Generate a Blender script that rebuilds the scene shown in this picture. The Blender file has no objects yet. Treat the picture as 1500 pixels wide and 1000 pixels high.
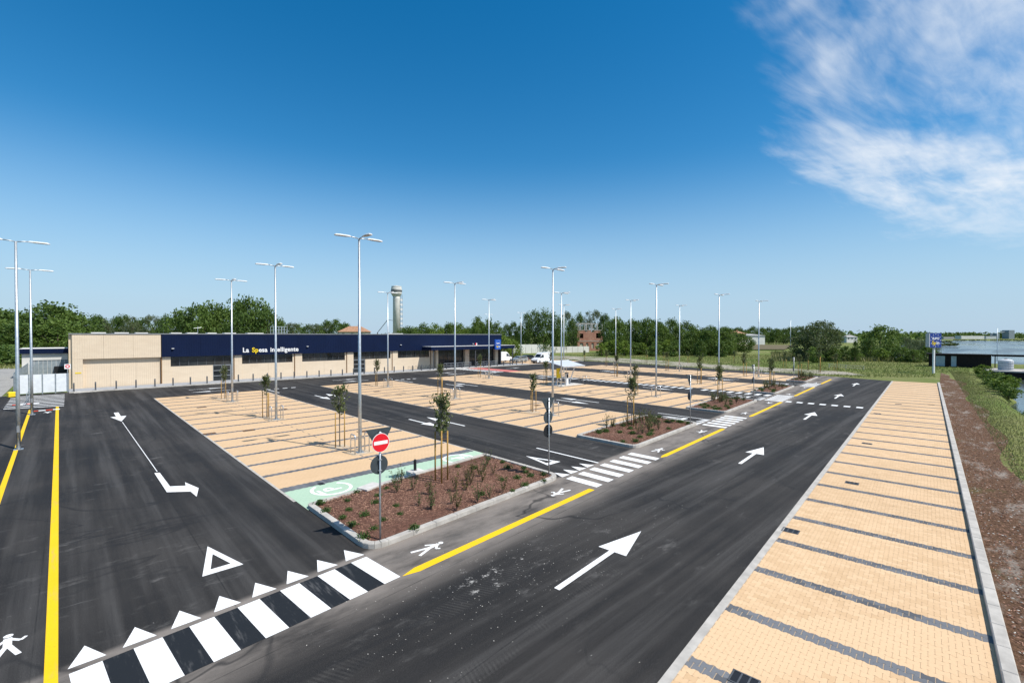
import bpy, bmesh, math, random
from mathutils import Vector, Matrix
from mathutils.geometry import tessellate_polygon
random.seed(7)
R = math.radians
scene = bpy.context.scene
COL = scene.collection

# ------------------------------------------------------------------ camera
H = 6.6; F = 684.0; CX = 750.0; CY = 500.0; HY = 491.0      # height, focal length and horizon measured from the photo
PITCH = math.atan((CY - HY) / F)
AZ = math.atan((1470 - 750) / F)                              # bay rows run along +X, aisles along +Y
cam = bpy.data.cameras.new('camera'); cam.sensor_width = 36; cam.lens = F / 1500 * 36
cam.clip_start = 0.1; cam.clip_end = 6000
camo = bpy.data.objects.new('camera', cam); COL.objects.link(camo)
camo.location = (0, 0, H); camo.rotation_euler = (math.pi / 2 - PITCH, 0, -(math.pi / 2 - AZ))
scene.camera = camo

# ------------------------------------------------------------------ sky, sun, exposure
SUN_EL = 56.0; SUN_AZ = 160.7
world = bpy.data.worlds.new('World'); scene.world = world; world.use_nodes = True
nt = world.node_tree; N = nt.nodes; L = nt.links
for n in list(N): N.remove(n)
wo = N.new('ShaderNodeOutputWorld'); bg = N.new('ShaderNodeBackground')
sky = N.new('ShaderNodeTexSky'); sky.sky_type = 'NISHITA'; sky.sun_disc = False
sky.sun_elevation = R(SUN_EL); sky.sun_rotation = R(SUN_AZ)
sky.altitude = 0; sky.air_density = 1.0; sky.dust_density = 0.2; sky.ozone_density = 1.6
SKY_STRENGTH = 0.098
bg.inputs[1].default_value = SKY_STRENGTH
def wmath(op, a, b=None, c=None, clamp=False):
    n = N.new('ShaderNodeMath'); n.operation = op; n.use_clamp = clamp
    for i, v in enumerate((a, b, c)):
        if v is None: continue
        if isinstance(v, (int, float)): n.inputs[i].default_value = v
        else: L.new(v, n.inputs[i])
    return n.outputs[0]
tc = N.new('ShaderNodeTexCoord'); sp = N.new('ShaderNodeSeparateXYZ'); L.new(tc.outputs['Generated'], sp.inputs[0])
zc = wmath('MAXIMUM', sp.outputs[2], 0.03)
px_ = wmath('DIVIDE', sp.outputs[0], zc); py_ = wmath('DIVIDE', sp.outputs[1], zc)
# cloud sheet coordinates: a = along the cloud bank's drift, b = across it (bank lies towards +X, the lagoon side)
ca, sa = math.sin(AZ), math.cos(AZ)
right = wmath('SUBTRACT', wmath('MULTIPLY', px_, ca), wmath('MULTIPLY', py_, sa))
fwd = wmath('ADD', wmath('MULTIPLY', px_, sa), wmath('MULTIPLY', py_, ca))
def wnoise(x, y, sx, sy, detail, dist, off):
    cb = N.new('ShaderNodeCombineXYZ'); L.new(wmath('MULTIPLY', x, sx), cb.inputs[0]); L.new(wmath('MULTIPLY', y, sy), cb.inputs[1]); cb.inputs[2].default_value = off
    n = N.new('ShaderNodeTexNoise'); n.inputs['Scale'].default_value = 1; n.inputs['Detail'].default_value = detail
    n.inputs['Roughness'].default_value = 0.6; n.inputs['Distortion'].default_value = dist
    L.new(cb.outputs[0], n.inputs['Vector']); return n.outputs[0]
d1 = wmath('ADD', wmath('MULTIPLY', right, 0.8), wmath('MULTIPLY', fwd, 0.6))
d2 = wmath('SUBTRACT', wmath('MULTIPLY', fwd, 0.8), wmath('MULTIPLY', right, 0.6))
n_big = wnoise(d1, d2, 0.6, 1.1, 4, 0.6, 3.7)
n_str = wnoise(d1, d2, 0.8, 3.2, 7, 0.9, 1.3)
n_fin = wnoise(d1, d2, 3.0, 16.0, 5, 0.6, 5.1)
fpos = wmath('MAXIMUM', fwd, 0.3)
edge = wmath('ADD', wmath('MULTIPLY', wmath('MULTIPLY', fpos, fpos), 0.020), 0.42)
bank = wmath('MULTIPLY', wmath('SUBTRACT', wmath('DIVIDE', right, fpos), edge), 1.7)
bank = wmath('MINIMUM', wmath('MAXIMUM', bank, -1.0), 0.30)
dens = wmath('ADD', wmath('ADD', wmath('MULTIPLY', n_big, 1.1), wmath('MULTIPLY', n_str, 0.55)), wmath('ADD', wmath('MULTIPLY', n_fin, 0.24), bank))
mr = N.new('ShaderNodeMapRange'); mr.interpolation_type = 'SMOOTHSTEP'; L.new(dens, mr.inputs[0])
mr.inputs[1].default_value = 0.96; mr.inputs[2].default_value = 1.56; mr.inputs[3].default_value = 0; mr.inputs[4].default_value = 0.93
lowfade = N.new('ShaderNodeMapRange'); L.new(sp.outputs[2], lowfade.inputs[0]); lowfade.inputs[1].default_value = 0.09; lowfade.inputs[2].default_value = 0.22
cf = wmath('MULTIPLY', mr.outputs[0], lowfade.outputs[0], clamp=True)
mx = N.new('ShaderNodeMix'); mx.data_type = 'RGBA'
hs = N.new('ShaderNodeHueSaturation'); hs.inputs['Hue'].default_value = 0.494; hs.inputs['Saturation'].default_value = 1.46; hs.inputs['Value'].default_value = 1.30; L.new(sky.outputs[0], hs.inputs['Color'])
lowair = N.new('ShaderNodeMapRange'); L.new(sp.outputs[2], lowair.inputs[0]); lowair.inputs[1].default_value = 0.0; lowair.inputs[2].default_value = 0.36; lowair.inputs[3].default_value = 0.9; lowair.inputs[4].default_value = 0
air = N.new('ShaderNodeMix'); air.data_type = 'RGBA'; lowair.interpolation_type = 'SMOOTHSTEP'; L.new(lowair.outputs[0], air.inputs[0]); L.new(hs.outputs[0], air.inputs[6]); air.inputs[7].default_value = (3.9, 5.6, 7.4, 1)
L.new(cf, mx.inputs[0]); L.new(air.outputs[2], mx.inputs[6]); mx.inputs[7].default_value = (8.0, 8.5, 9.1, 1)
L.new(mx.outputs[2], bg.inputs[0]); L.new(bg.outputs[0], wo.inputs[0])

sl = bpy.data.lights.new('sun', 'SUN'); sl.energy = 5.0; sl.angle = R(0.53); sl.color = (1.0, 0.955, 0.88)
so = bpy.data.objects.new('sun', sl); COL.objects.link(so)
sd = Vector((math.sin(R(SUN_AZ)) * math.cos(R(SUN_EL)), math.cos(R(SUN_AZ)) * math.cos(R(SUN_EL)), math.sin(R(SUN_EL))))
so.rotation_euler = sd.to_track_quat('Z', 'Y').to_euler(); so.location = (0, 0, 60)
vs = scene.view_settings; vs.view_transform = 'Standard'; vs.look = 'None'; vs.exposure = 0.14; vs.gamma = 1; vs.use_curve_mapping = False

# ------------------------------------------------------------------ coordinates
def P(x, y, z=0.0):
    """photo pixel -> point of the horizontal plane at height z"""
    dx = (x - CX) / F; dz = -(y - CY) / F
    c, s = math.cos(-PITCH), math.sin(-PITCH)
    Y = c - dz * s; Z = s + dz * c; t = (z - H) / Z
    X = dx * t; Y *= t
    return (X * math.sin(AZ) + Y * math.cos(AZ), -X * math.cos(AZ) + Y * math.sin(AZ))
def PD(x, D):
    """direction of pixel column x at depth D from the camera"""
    X = (x - CX) / F * D
    return (X * math.sin(AZ) + D * math.cos(AZ), -X * math.cos(AZ) + D * math.sin(AZ))
ROAD = AZ - math.atan((1358 - 750) / F)                       # the road runs 4.8 degrees off the bay rows
RC, RS = math.cos(ROAD), math.sin(ROAD)
def Rd(s, t): return (s * RC - t * RS, s * RS + t * RC)
def toRd(u, v): return (u * RC + v * RS, -u * RS + v * RC)

# ------------------------------------------------------------------ materials
MATS = {}
class NB:
    def __init__(self, name):
        self.m = bpy.data.materials.new(name); self.m.use_nodes = True
        self.t = self.m.node_tree; self.n = self.t.nodes; self.l = self.t.links
        self.b = self.n['Principled BSDF']; self.geo = None
    def new(self, k): return self.n.new(k)
    def set(self, sock, v):
        if isinstance(v, (int, float)): sock.default_value = v
        elif isinstance(v, (tuple, list)): sock.default_value = tuple(v) + ((1,) if len(v) == 3 and len(sock.default_value) == 4 else ())
        else: self.l.new(v, sock)
    def pos(self):
        if not self.geo: self.geo = self.new('ShaderNodeNewGeometry')
        return self.geo.outputs['Position']
    def island(self):
        self.pos(); return self.geo.outputs['Random Per Island']
    def map(self, rot=0, scale=(1, 1, 1), vec=None):
        n = self.new('ShaderNodeMapping'); self.l.new(vec or self.pos(), n.inputs[0]); n.inputs['Rotation'].default_value = (0, 0, rot); n.inputs['Scale'].default_value = scale; return n.outputs[0]
    def noise(self, scale, detail=4, rough=0.55, vec=None, dist=0):
        n = self.new('ShaderNodeTexNoise'); self.set(n.inputs['Vector'], vec or self.pos()); n.inputs['Scale'].default_value = scale
        n.inputs['Detail'].default_value = detail; n.inputs['Roughness'].default_value = rough; n.inputs['Distortion'].default_value = dist; return n.outputs[0]
    def math(self, op, a, b=0, c=None, clamp=False):
        n = self.new('ShaderNodeMath'); n.operation = op; n.use_clamp = clamp; self.set(n.inputs[0], a); self.set(n.inputs[1], b)
        if c is not None: self.set(n.inputs[2], c)
        return n.outputs[0]
    def ramp(self, v, lo, hi, a=0.0, b=1.0, smooth=True):
        n = self.new('ShaderNodeMapRange'); self.set(n.inputs[0], v); n.interpolation_type = 'SMOOTHSTEP' if smooth else 'LINEAR'
        for i, q in enumerate((lo, hi, a, b)): self.set(n.inputs[i + 1], q)
        return n.outputs[0]
    def mix(self, f, a, b, mode='MIX'):
        n = self.new('ShaderNodeMix'); n.data_type = 'RGBA'; n.blend_type = mode
        self.set(n.inputs[0], f); self.set(n.inputs[6], a); self.set(n.inputs[7], b); return n.outputs[2]
    def bump(self, h, strength=0.3, dist=0.01):
        n = self.new('ShaderNodeBump'); n.inputs['Strength'].default_value = strength; n.inputs['Distance'].default_value = dist
        self.l.new(h, n.inputs['Height']); self.l.new(n.outputs[0], self.b.inputs['Normal'])
    def done(self, col, rough=0.8, spec=0.3, metal=0.0):
        self.set(self.b.inputs['Base Color'], col); self.set(self.b.inputs['Roughness'], rough)
        self.b.inputs['Specular IOR Level'].default_value = spec; self.b.inputs['Metallic'].default_value = metal
        MATS[self.m.name] = self.m; return self.m
def plain(name, c, rough=0.7, spec=0.3, metal=0.0, var=0.12, scale=3.0, bump=0.0, bscale=60):
    b = NB(name); n = b.noise(scale, 5, 0.6)
    dark = tuple(x * (1 - var) for x in c); lite = tuple(min(1, x * (1 + var)) for x in c)
    col = b.mix(b.ramp(n, 0.3, 0.7), dark, lite)
    if bump: b.bump(b.noise(bscale, 3), bump, 0.01)
    return b.done(col, rough, spec, metal)

def make_asphalt():
    b = NB('asphalt')
    big = b.noise(0.16, 5, 0.6)
    col = b.mix(b.ramp(big, 0.35, 0.68), (0.0150, 0.0138, 0.0132), (0.036, 0.0330, 0.0310))
    # wheel and paver-machine streaks, along the road and along the aisles
    sep = b.new('ShaderNodeSeparateXYZ'); b.l.new(b.pos(), sep.inputs[0])
    tt = b.math('ADD', b.math('MULTIPLY', sep.outputs[0], -RS), b.math('MULTIPLY', sep.outputs[1], RC))
    inroad = b.ramp(tt, 12.4, 12.7, 1, 0)
    st1 = b.noise(1.0, 5, 0.6, b.map(-ROAD, (0.05, 1.6, 1)))
    st2 = b.noise(1.0, 5, 0.6, b.map(0, (1.5, 0.05, 1)))
    stn = b.math('ADD', b.math('MULTIPLY', st1, inroad), b.math('MULTIPLY', st2, b.math('SUBTRACT', 1.0, inroad)))
    col = b.mix(b.ramp(stn, 0.44, 0.70, 0, 0.55), col, (0.080, 0.076, 0.073))
    col = b.mix(b.ramp(stn, 0.32, 0.48, 0.75, 0), col, (0.011, 0.011, 0.012))
    # pale dust on the footpath and along the road's edge
    dn = b.noise(0.55, 6, 0.65, b.map(-ROAD, (0.5, 1.3, 1)))
    path = b.math('MULTIPLY', b.ramp(tt, 9.2, 10.8), b.ramp(tt, 12.6, 12.9, 1, 0))
    col = b.mix(b.math('MULTIPLY', b.ramp(dn, 0.22, 0.62), b.math('MULTIPLY', path, 0.95)), col, (0.235, 0.205, 0.18))
    d2 = b.noise(1.3, 8, 0.72, b.map(-ROAD, (0.6, 1.2, 1)))
    col = b.mix(b.math('MULTIPLY', b.ramp(d2, 0.54, 0.78, 0, 0.7), b.ramp(b.noise(0.09, 2), 0.42, 0.62)), col, (0.20, 0.19, 0.18))
    # chalky crumbs and scrapes dropped in the roadway
    crumbs = b.math('MULTIPLY', b.ramp(b.noise(3.2, 7, 0.78), 0.645, 0.73), b.ramp(b.noise(0.22, 2), 0.46, 0.60))
    col = b.mix(b.math('MULTIPLY', crumbs, 0.85), col, (0.46, 0.44, 0.42))
    dx_ = b.math('SUBTRACT', sep.outputs[0], Rd(9.0, 9.0)[0]); dy_ = b.math('SUBTRACT', sep.outputs[1], Rd(9.0, 9.0)[1])
    spill = b.ramp(b.math('SQRT', b.math('ADD', b.math('MULTIPLY', b.math('MULTIPLY', dx_, dx_), 0.35), b.math('MULTIPLY', dy_, dy_))), 0.2, 2.2, 1, 0)
    sp2 = b.ramp(b.math('ADD', b.noise(2.6, 8, 0.75), b.math('MULTIPLY', spill, 0.13)), 0.68, 0.80)
    col = b.mix(b.math('MULTIPLY', b.math('MULTIPLY', sp2, spill), 0.9), col, (0.50, 0.48, 0.45))
    sc = b.math('MULTIPLY', b.ramp(b.noise(1.0, 4, 0.6, b.map(0.2, (0.9, 7.0, 1))), 0.63, 0.74), b.ramp(b.noise(0.3, 2, 0.5), 0.5, 0.65))
    col = b.mix(b.math('MULTIPLY', sc, 0.4), col, (0.22, 0.215, 0.21))
    # dried-water rims
    wn = b.noise(0.13, 4, 0.5, dist=0.7)
    rim = b.ramp(b.math('ABSOLUTE', b.math('SUBTRACT', wn, 0.52)), 0.0, 0.007, 0.75, 0)
    col = b.mix(b.math('MULTIPLY', rim, b.ramp(b.noise(0.07, 2), 0.44, 0.56)), col, (0.012, 0.012, 0.013))
    # laid lanes: thin seams, and lorry treads printed along the near lane
    ss_ = b.math('ADD', b.math('MULTIPLY', sep.outputs[0], RC), b.math('MULTIPLY', sep.outputs[1], RS))
    seam = b.math('ADD', b.math('MULTIPLY', b.ramp(b.math('PINGPONG', b.math('ADD', tt, 0.35), 1.75), 0.0, 0.022, 1, 0), inroad), b.math('MULTIPLY', b.ramp(b.math('PINGPONG', b.math('ADD', sep.outputs[0], 0.6), 1.75), 0.0, 0.025, 1, 0), b.math('SUBTRACT', 1.0, inroad)))
    col = b.mix(b.math('MULTIPLY', seam, b.ramp(b.noise(0.8, 3), 0.35, 0.6, 0.15, 0.75)), col, (0.009, 0.009, 0.009))
    tr = b.math('MULTIPLY', b.ramp(b.math('ABSOLUTE', b.math('SUBTRACT', tt, 8.55)), 0.22, 0.34, 1, 0), b.ramp(b.math('PINGPONG', b.math('ADD', ss_, b.math('MULTIPLY', tt, 0.4)), 0.055), 0.02, 0.035))
    tr2 = b.math('MULTIPLY', b.ramp(b.math('ABSOLUTE', b.math('SUBTRACT', tt, 6.55)), 0.2, 0.3, 1, 0), b.ramp(b.math('PINGPONG', b.math('SUBTRACT', ss_, b.math('MULTIPLY', tt, 0.4)), 0.055), 0.02, 0.035))
    col = b.mix(b.math('MULTIPLY', b.math('ADD', tr, tr2), b.ramp(b.noise(0.6, 5, 0.7), 0.45, 0.65, 0, 0.28)), col, (0.085, 0.08, 0.075))
    gr = b.noise(55, 4, 0.8)
    col = b.mix(b.ramp(gr, 0.48, 0.74, 0, 0.60), col, (0.13, 0.125, 0.12)); col = b.mix(b.ramp(gr, 0.28, 0.46, 0.6, 0), col, (0.006, 0.006, 0.006))
    b.bump(gr, 0.35, 0.008)
    return b.done(col, b.ramp(big, 0.3, 0.7, 0.8, 0.95), 0.22)
make_asphalt()

def make_paver(name, c1, c2, joints=True, jcol=(0.30, 0.20, 0.11), rot=0.0):
    b = NB(name)
    blotch = b.noise(0.5, 5, 0.6)
    col = b.mix(b.island() if not joints else b.noise(3.0, 4, 0.7), c1, c2)
    col = b.mix(b.ramp(b.noise(9, 5, 0.75), 0.5, 0.72, 0, 0.35), col, tuple(x * 0.80 for x in c1))
    col = b.mix(b.ramp(b.noise(0.06, 3), 0.4, 0.62, 0, 0.25), col, tuple(x * 0.84 for x in c1))
    col = b.mix(b.ramp(blotch, 0.45, 0.75, 0, 0.40), col, tuple(min(1, x * 1.15 + 0.05) for x in c1))
    col = b.mix(b.ramp(b.noise(0.23, 4), 0.55, 0.75, 0, 0.22), col, tuple(x * 0.78 for x in c1))
    g = b.noise(150, 2, 0.6)
    if joints:
        br = b.new('ShaderNodeTexBrick'); b.l.new(b.map(rot), br.inputs['Vector'])
        br.inputs['Scale'].default_value = 1; br.inputs['Brick Width'].default_value = 0.22; br.inputs['Row Height'].default_value = 0.1786
        br.inputs['Mortar Size'].default_value = 0.006; br.inputs['Mortar Smooth'].default_value = 0.3
        col = b.mix(b.math('MULTIPLY', br.outputs['Fac'], 0.5), col, jcol)
        b.bump(b.math('SUBTRACT', b.math('MULTIPLY', g, 0.3), br.outputs['Fac']), 0.35, 0.006)
    else:
        b.bump(g, 0.25, 0.004)
    return b.done(col, 0.85, 0.25)
SAND1, SAND2 = (0.560, 0.378, 0.216), (0.650, 0.455, 0.275)
make_paver('sand_paving', SAND1, SAND2)
make_paver('sand_paving_road', SAND1, SAND2, rot=-ROAD + math.pi / 2)
make_paver('sand_paver', SAND1, SAND2, False)
make_paver('grey_paver', (0.085, 0.090, 0.100), (0.165, 0.172, 0.186), False)
make_paver('green_paving', (0.36, 0.50, 0.37), (0.43, 0.57, 0.43), jcol=(0.24, 0.33, 0.25))
plain('paver_bed', (0.40, 0.31, 0.22), 0.95, 0.1, bump=0.3)
def make_paint(name, c, wear):
    b = NB(name)
    w = b.math('MULTIPLY', b.ramp(b.noise(38, 6, 0.8), 0.56, 0.66), b.ramp(b.noise(0.9, 4, 0.6), 0.36, 0.62, wear * 0.25, wear))
    col = b.mix(w, c, (0.055, 0.053, 0.05)); col = b.mix(b.ramp(b.noise(1.0, 5, 0.7, b.map(0.1, (6, 0.7, 1))), 0.52, 0.72, 0, 0.35), col, (0.22, 0.215, 0.21))
    col = b.mix(b.ramp(b.noise(1.2, 5, 0.6), 0.45, 0.8, 0, 0.20), col, tuple(x * 0.72 for x in c))
    col = b.mix(b.math('MULTIPLY', b.ramp(b.noise(5, 7, 0.78), 0.58, 0.70), wear * 0.45), col, (0.07, 0.067, 0.063))
    b.bump(b.noise(110, 3), 0.2, 0.006)
    return b.done(col, 0.75, 0.25)
make_paint('white_paint', (0.80, 0.80, 0.79), 0.9); make_paint('yellow_paint', (0.80, 0.50, 0.008), 0.6)
make_paint('black_paint', (0.013, 0.015, 0.018), 0.5); make_paint('red_paint', (0.55, 0.17, 0.15), 0.4)
plain('concrete', (0.42, 0.395, 0.36), 0.9, 0.2, var=0.16, scale=2.2, bump=0.25)
plain('concrete_pale', (0.55, 0.53, 0.50), 0.9, 0.2, var=0.14, scale=1.6, bump=0.2)
plain('concrete_pad', (0.50, 0.40, 0.29), 0.9, 0.2, var=0.14, scale=2, bump=0.2)
plain('sidewalk', (0.30, 0.31, 0.33), 0.9, 0.2, var=0.1, scale=1.1, bump=0.2)
def make_mulch():
    b = NB('mulch'); n = b.noise(26, 5, 0.75); m = b.noise(1.1, 4)
    col = b.mix(b.ramp(n, 0.3, 0.7), (0.055, 0.027, 0.019), (0.27, 0.135, 0.095)); col = b.mix(b.ramp(m, 0.45, 0.75, 0, 0.5), col, (0.25, 0.15, 0.11))
    col = b.mix(b.ramp(b.noise(7, 4, 0.7), 0.4, 0.65, 0.55, 0), col, (0.055, 0.028, 0.020))
    b.bump(n, 0.9, 0.04); b.done(col, 0.95, 0.15)
    b = NB('bark_chip'); col = b.mix(b.island(), (0.06, 0.028, 0.018), (0.38, 0.22, 0.155)); b.done(col, 0.9, 0.15)
    b = NB('stone_chip'); col = b.mix(b.island(), (0.32, 0.30, 0.27), (0.60, 0.57, 0.52)); b.done(col, 0.9, 0.15)
make_mulch()
def make_ground():
    b = NB('meadow'); big = b.noise(0.035, 5, 0.6); mid = b.noise(0.25, 6, 0.7); fine = b.noise(3.0, 5, 0.75)
    col = b.mix(b.ramp(big, 0.35, 0.62), (0.115, 0.165, 0.038), (0.19, 0.195, 0.072))
    col = b.mix(b.ramp(mid, 0.48, 0.72, 0, 0.75), col, (0.30, 0.265, 0.145))
    col = b.mix(b.ramp(fine, 0.35, 0.7, 0, 0.45), col, (0.075, 0.120, 0.024))
    b.bump(fine, 0.9, 0.15); b.done(col, 0.95, 0.1)
    b = NB('bark_ground'); n = b.noise(9, 7, 0.8); m = b.noise(0.55, 7, 0.72, b.map(-ROAD, (0.6, 1.5, 1))); g = b.noise(0.3, 5, 0.65)
    col = b.mix(b.ramp(n, 0.3, 0.7), (0.050, 0.028, 0.016), (0.190, 0.110, 0.068))
    col = b.mix(b.ramp(m, 0.51, 0.66, 0, 0.8), col, (0.33, 0.29, 0.25)); col = b.mix(b.ramp(g, 0.58, 0.70, 0, 0.7), col, (0.085, 0.10, 0.032))
    b.bump(n, 1.0, 0.06); b.done(col, 0.95, 0.1)
    b = NB('rubble'); n = b.noise(2.2, 7, 0.75); m = b.noise(0.22, 5, 0.7)
    col = b.mix(b.ramp(n, 0.3, 0.7), (0.20, 0.18, 0.14), (0.46, 0.42, 0.35)); col = b.mix(b.ramp(m, 0.46, 0.60, 0, 0.85), col, (0.10, 0.125, 0.04))
    b.bump(n, 1.0, 0.15); b.done(col, 0.95, 0.1)
    b = NB('gravel'); n = b.noise(5, 6, 0.75); m = b.noise(0.3, 5)
    col = b.mix(b.ramp(n, 0.3, 0.7), (0.24, 0.235, 0.22), (0.38, 0.37, 0.35)); col = b.mix(b.ramp(m, 0.5, 0.7, 0, 0.5), col, (0.18, 0.175, 0.17)); b.bump(n, 0.5, 0.05); b.done(col, 0.95, 0.1)
    b = NB('ploughed'); n = b.noise(0.5, 5, 0.7); col = b.mix(b.ramp(n, 0.3, 0.7), (0.11, 0.085, 0.055), (0.17, 0.15, 0.085)); b.done(col, 0.95, 0.1)
    b = NB('water'); n = b.noise(0.9, 4, 0.6, b.map(0.6, (1, 2.5, 1))); b.bump(n, 0.12, 0.25); wc = b.mix(b.ramp(b.noise(0.02, 5, 0.6, b.map(0.7, (0.6, 3, 1))), 0.4, 0.62), (0.022, 0.034, 0.038), (0.075, 0.088, 0.085)); b.done(wc, b.ramp(b.noise(0.015, 4, 0.6, b.map(0.7, (0.5, 4, 1))), 0.4, 0.6, 0.06, 0.28), 0.42)
make_ground()
def make_leaf(name, a, c, trans=0.3):
    b = NB(name); oi = b.new('ShaderNodeObjectInfo')
    f = b.math('ADD', b.math('MULTIPLY', b.island(), 0.7), b.math('MULTIPLY', oi.outputs['Random'], 0.3))
    col = b.mix(f, a, c); b.done(col, 0.6, 0.25)
    tr = b.new('ShaderNodeBsdfTranslucent'); b.l.new(b.mix(0.5, col, (0.14, 0.20, 0.02)), tr.inputs[0])
    ms = b.new('ShaderNodeMixShader'); ms.inputs[0].default_value = trans
    b.l.new(b.b.outputs[0], ms.inputs[1]); b.l.new(tr.outputs[0], ms.inputs[2]); b.l.new(ms.outputs[0], b.n['Material Output'].inputs[0])
make_leaf('leaf_dark', (0.036, 0.076, 0.016), (0.118, 0.182, 0.040)); make_leaf('leaf_mid', (0.055, 0.105, 0.019), (0.155, 0.228, 0.048))
make_leaf('leaf_grey', (0.060, 0.082, 0.036), (0.165, 0.195, 0.100)); make_leaf('leaf_bright', (0.085, 0.145, 0.016), (0.20, 0.28, 0.045))
make_leaf('leaf_young', (0.050, 0.078, 0.024), (0.165, 0.190, 0.070)); make_leaf('leaf_shrub', (0.028, 0.065, 0.014), (0.085, 0.145, 0.035))
make_leaf('leaf_rust', (0.07, 0.06, 0.02), (0.14, 0.12, 0.035)); make_leaf('grass_blade', (0.12, 0.165, 0.035), (0.30, 0.29, 0.12)); make_leaf('reed', (0.13, 0.15, 0.05), (0.32, 0.28, 0.14))
plain('bark', (0.11, 0.085, 0.065), 0.95, 0.1, var=0.3, scale=8, bump=0.5, bscale=30); plain('bark_grey', (0.26, 0.24, 0.21), 0.9, 0.1, var=0.25, scale=12)
plain('stake_wood', (0.36, 0.22, 0.065), 0.8, 0.2, var=0.25, scale=14); plain('strap', (0.16, 0.08, 0.03), 0.8)
plain('galvanised', (0.50, 0.53, 0.55), 0.42, 0.5, metal=0.75, var=0.12, scale=6); plain('lamp_white', (0.74, 0.75, 0.76), 0.35, 0.5); plain('lamp_glass', (0.30, 0.29, 0.25), 0.2, 0.6)
plain('chrome', (0.62, 0.63, 0.64), 0.28, 0.5, metal=0.85, var=0.05); plain('sign_back', (0.045, 0.058, 0.066), 0.5, 0.4, var=0.15); plain('sign_black', (0.012, 0.013, 0.015), 0.5, 0.4)
plain('sign_red', (0.70, 0.008, 0.020), 0.4, 0.5, var=0.04); plain('sign_white', (0.82, 0.82, 0.82), 0.4, 0.5, var=0.03); plain('sign_blue', (0.01, 0.07, 0.36), 0.4, 0.5, var=0.05)
plain('dark_grey_metal', (0.075, 0.080, 0.088), 0.5, 0.4); plain('black_metal', (0.012, 0.012, 0.014), 0.5, 0.4); plain('mid_grey_metal', (0.22, 0.235, 0.25), 0.5, 0.4)
def make_facade():
    b = NB('tan_panel'); sep = b.new('ShaderNodeSeparateXYZ'); b.l.new(b.pos(), sep.inputs[0])
    w = b.math('PINGPONG', b.math('ADD', sep.outputs[0], sep.outputs[1]), 0.11)
    rib = b.ramp(w, 0.012, 0.03); n = b.noise(0.7, 5, 0.6, b.map(0, (1, 1, 3)))
    col = b.mix(b.ramp(n, 0.3, 0.7), (0.645, 0.525, 0.39), (0.685, 0.565, 0.425)); col = b.mix(b.math('MULTIPLY', b.math('SUBTRACT', 1.0, rib), 0.16), col, (0.45, 0.37, 0.29))
    b.bump(rib, 0.5, 0.02); b.done(col, 0.85, 0.2)
    b = NB('navy_panel'); sep = b.new('ShaderNodeSeparateXYZ'); b.l.new(b.pos(), sep.inputs[0])
    w = b.math('PINGPONG', b.math('ADD', sep.outputs[0], sep.outputs[1]), 0.14); rib = b.ramp(w, 0.03, 0.06)
    n = b.noise(0.4, 4); col = b.mix(b.ramp(n, 0.3, 0.7), (0.0010, 0.0072, 0.034), (0.0016, 0.0090, 0.041)); b.bump(rib, 0.5, 0.03); b.done(col, 0.6, 0.18)
    b = NB('brick_wall'); br = b.new('ShaderNodeTexBrick'); b.l.new(b.pos(), br.inputs['Vector']); n = b.noise(0.5, 6, 0.7)
    col = b.mix(b.ramp(n, 0.3, 0.75), (0.34, 0.155, 0.11), (0.46, 0.27, 0.20)); b.done(col, 0.95, 0.1)
make_facade()
def make_glass():
    b = NB('dark_glass'); n = b.noise(0.5, 4); col = b.mix(b.ramp(n, 0.35, 0.65), (0.010, 0.013, 0.016), (0.035, 0.042, 0.046)); b.done(col, 0.06, 0.6)
make_glass()
plain('blue_sign', (0.008, 0.085, 0.42), 0.4, 0.5, var=0.06); plain('pylon_blue', (0.006, 0.035, 0.24), 0.4, 0.5, var=0.06); plain('sign_yellow', (0.80, 0.58, 0.02), 0.45, 0.4, var=0.04); plain('sign_grey', (0.52, 0.53, 0.54), 0.5)
plain('van_white', (0.76, 0.77, 0.78), 0.3, 0.5, var=0.03); plain('car_silver', (0.40, 0.44, 0.45), 0.3, 0.5, metal=0.4, var=0.05); plain('car_dark', (0.02, 0.03, 0.04), 0.3, 0.5); plain('rubber', (0.015, 0.015, 0.016), 0.85); plain('rim_grey', (0.4, 0.4, 0.41), 0.4, 0.5, metal=0.6)
plain('roof_grey', (0.33, 0.33, 0.33), 0.9); plain('roof_tile', (0.36, 0.20, 0.12), 0.9, var=0.25, scale=1.5); plain('plaster', (0.52, 0.48, 0.38), 0.9); plain('plaster_white', (0.66, 0.65, 0.62), 0.9, var=0.1, scale=0.4)
plain('tower_concrete', (0.58, 0.57, 0.54), 0.9, var=0.12, scale=0.3); plain('fence_white', (0.70, 0.73, 0.75), 0.55, var=0.06); plain('fence_grey', (0.24, 0.28, 0.31), 0.55, var=0.15); plain('shed_dark', (0.016, 0.011, 0.010), 0.8, var=0.3); plain('door_grey', (0.36, 0.42, 0.45), 0.7)
plain('canopy_sheet', (0.55, 0.57, 0.60), 0.35, 0.5, var=0.06); plain('barrier_red', (0.55, 0.06, 0.03), 0.6); plain('tank_white', (0.52, 0.54, 0.56), 0.6)

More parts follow.
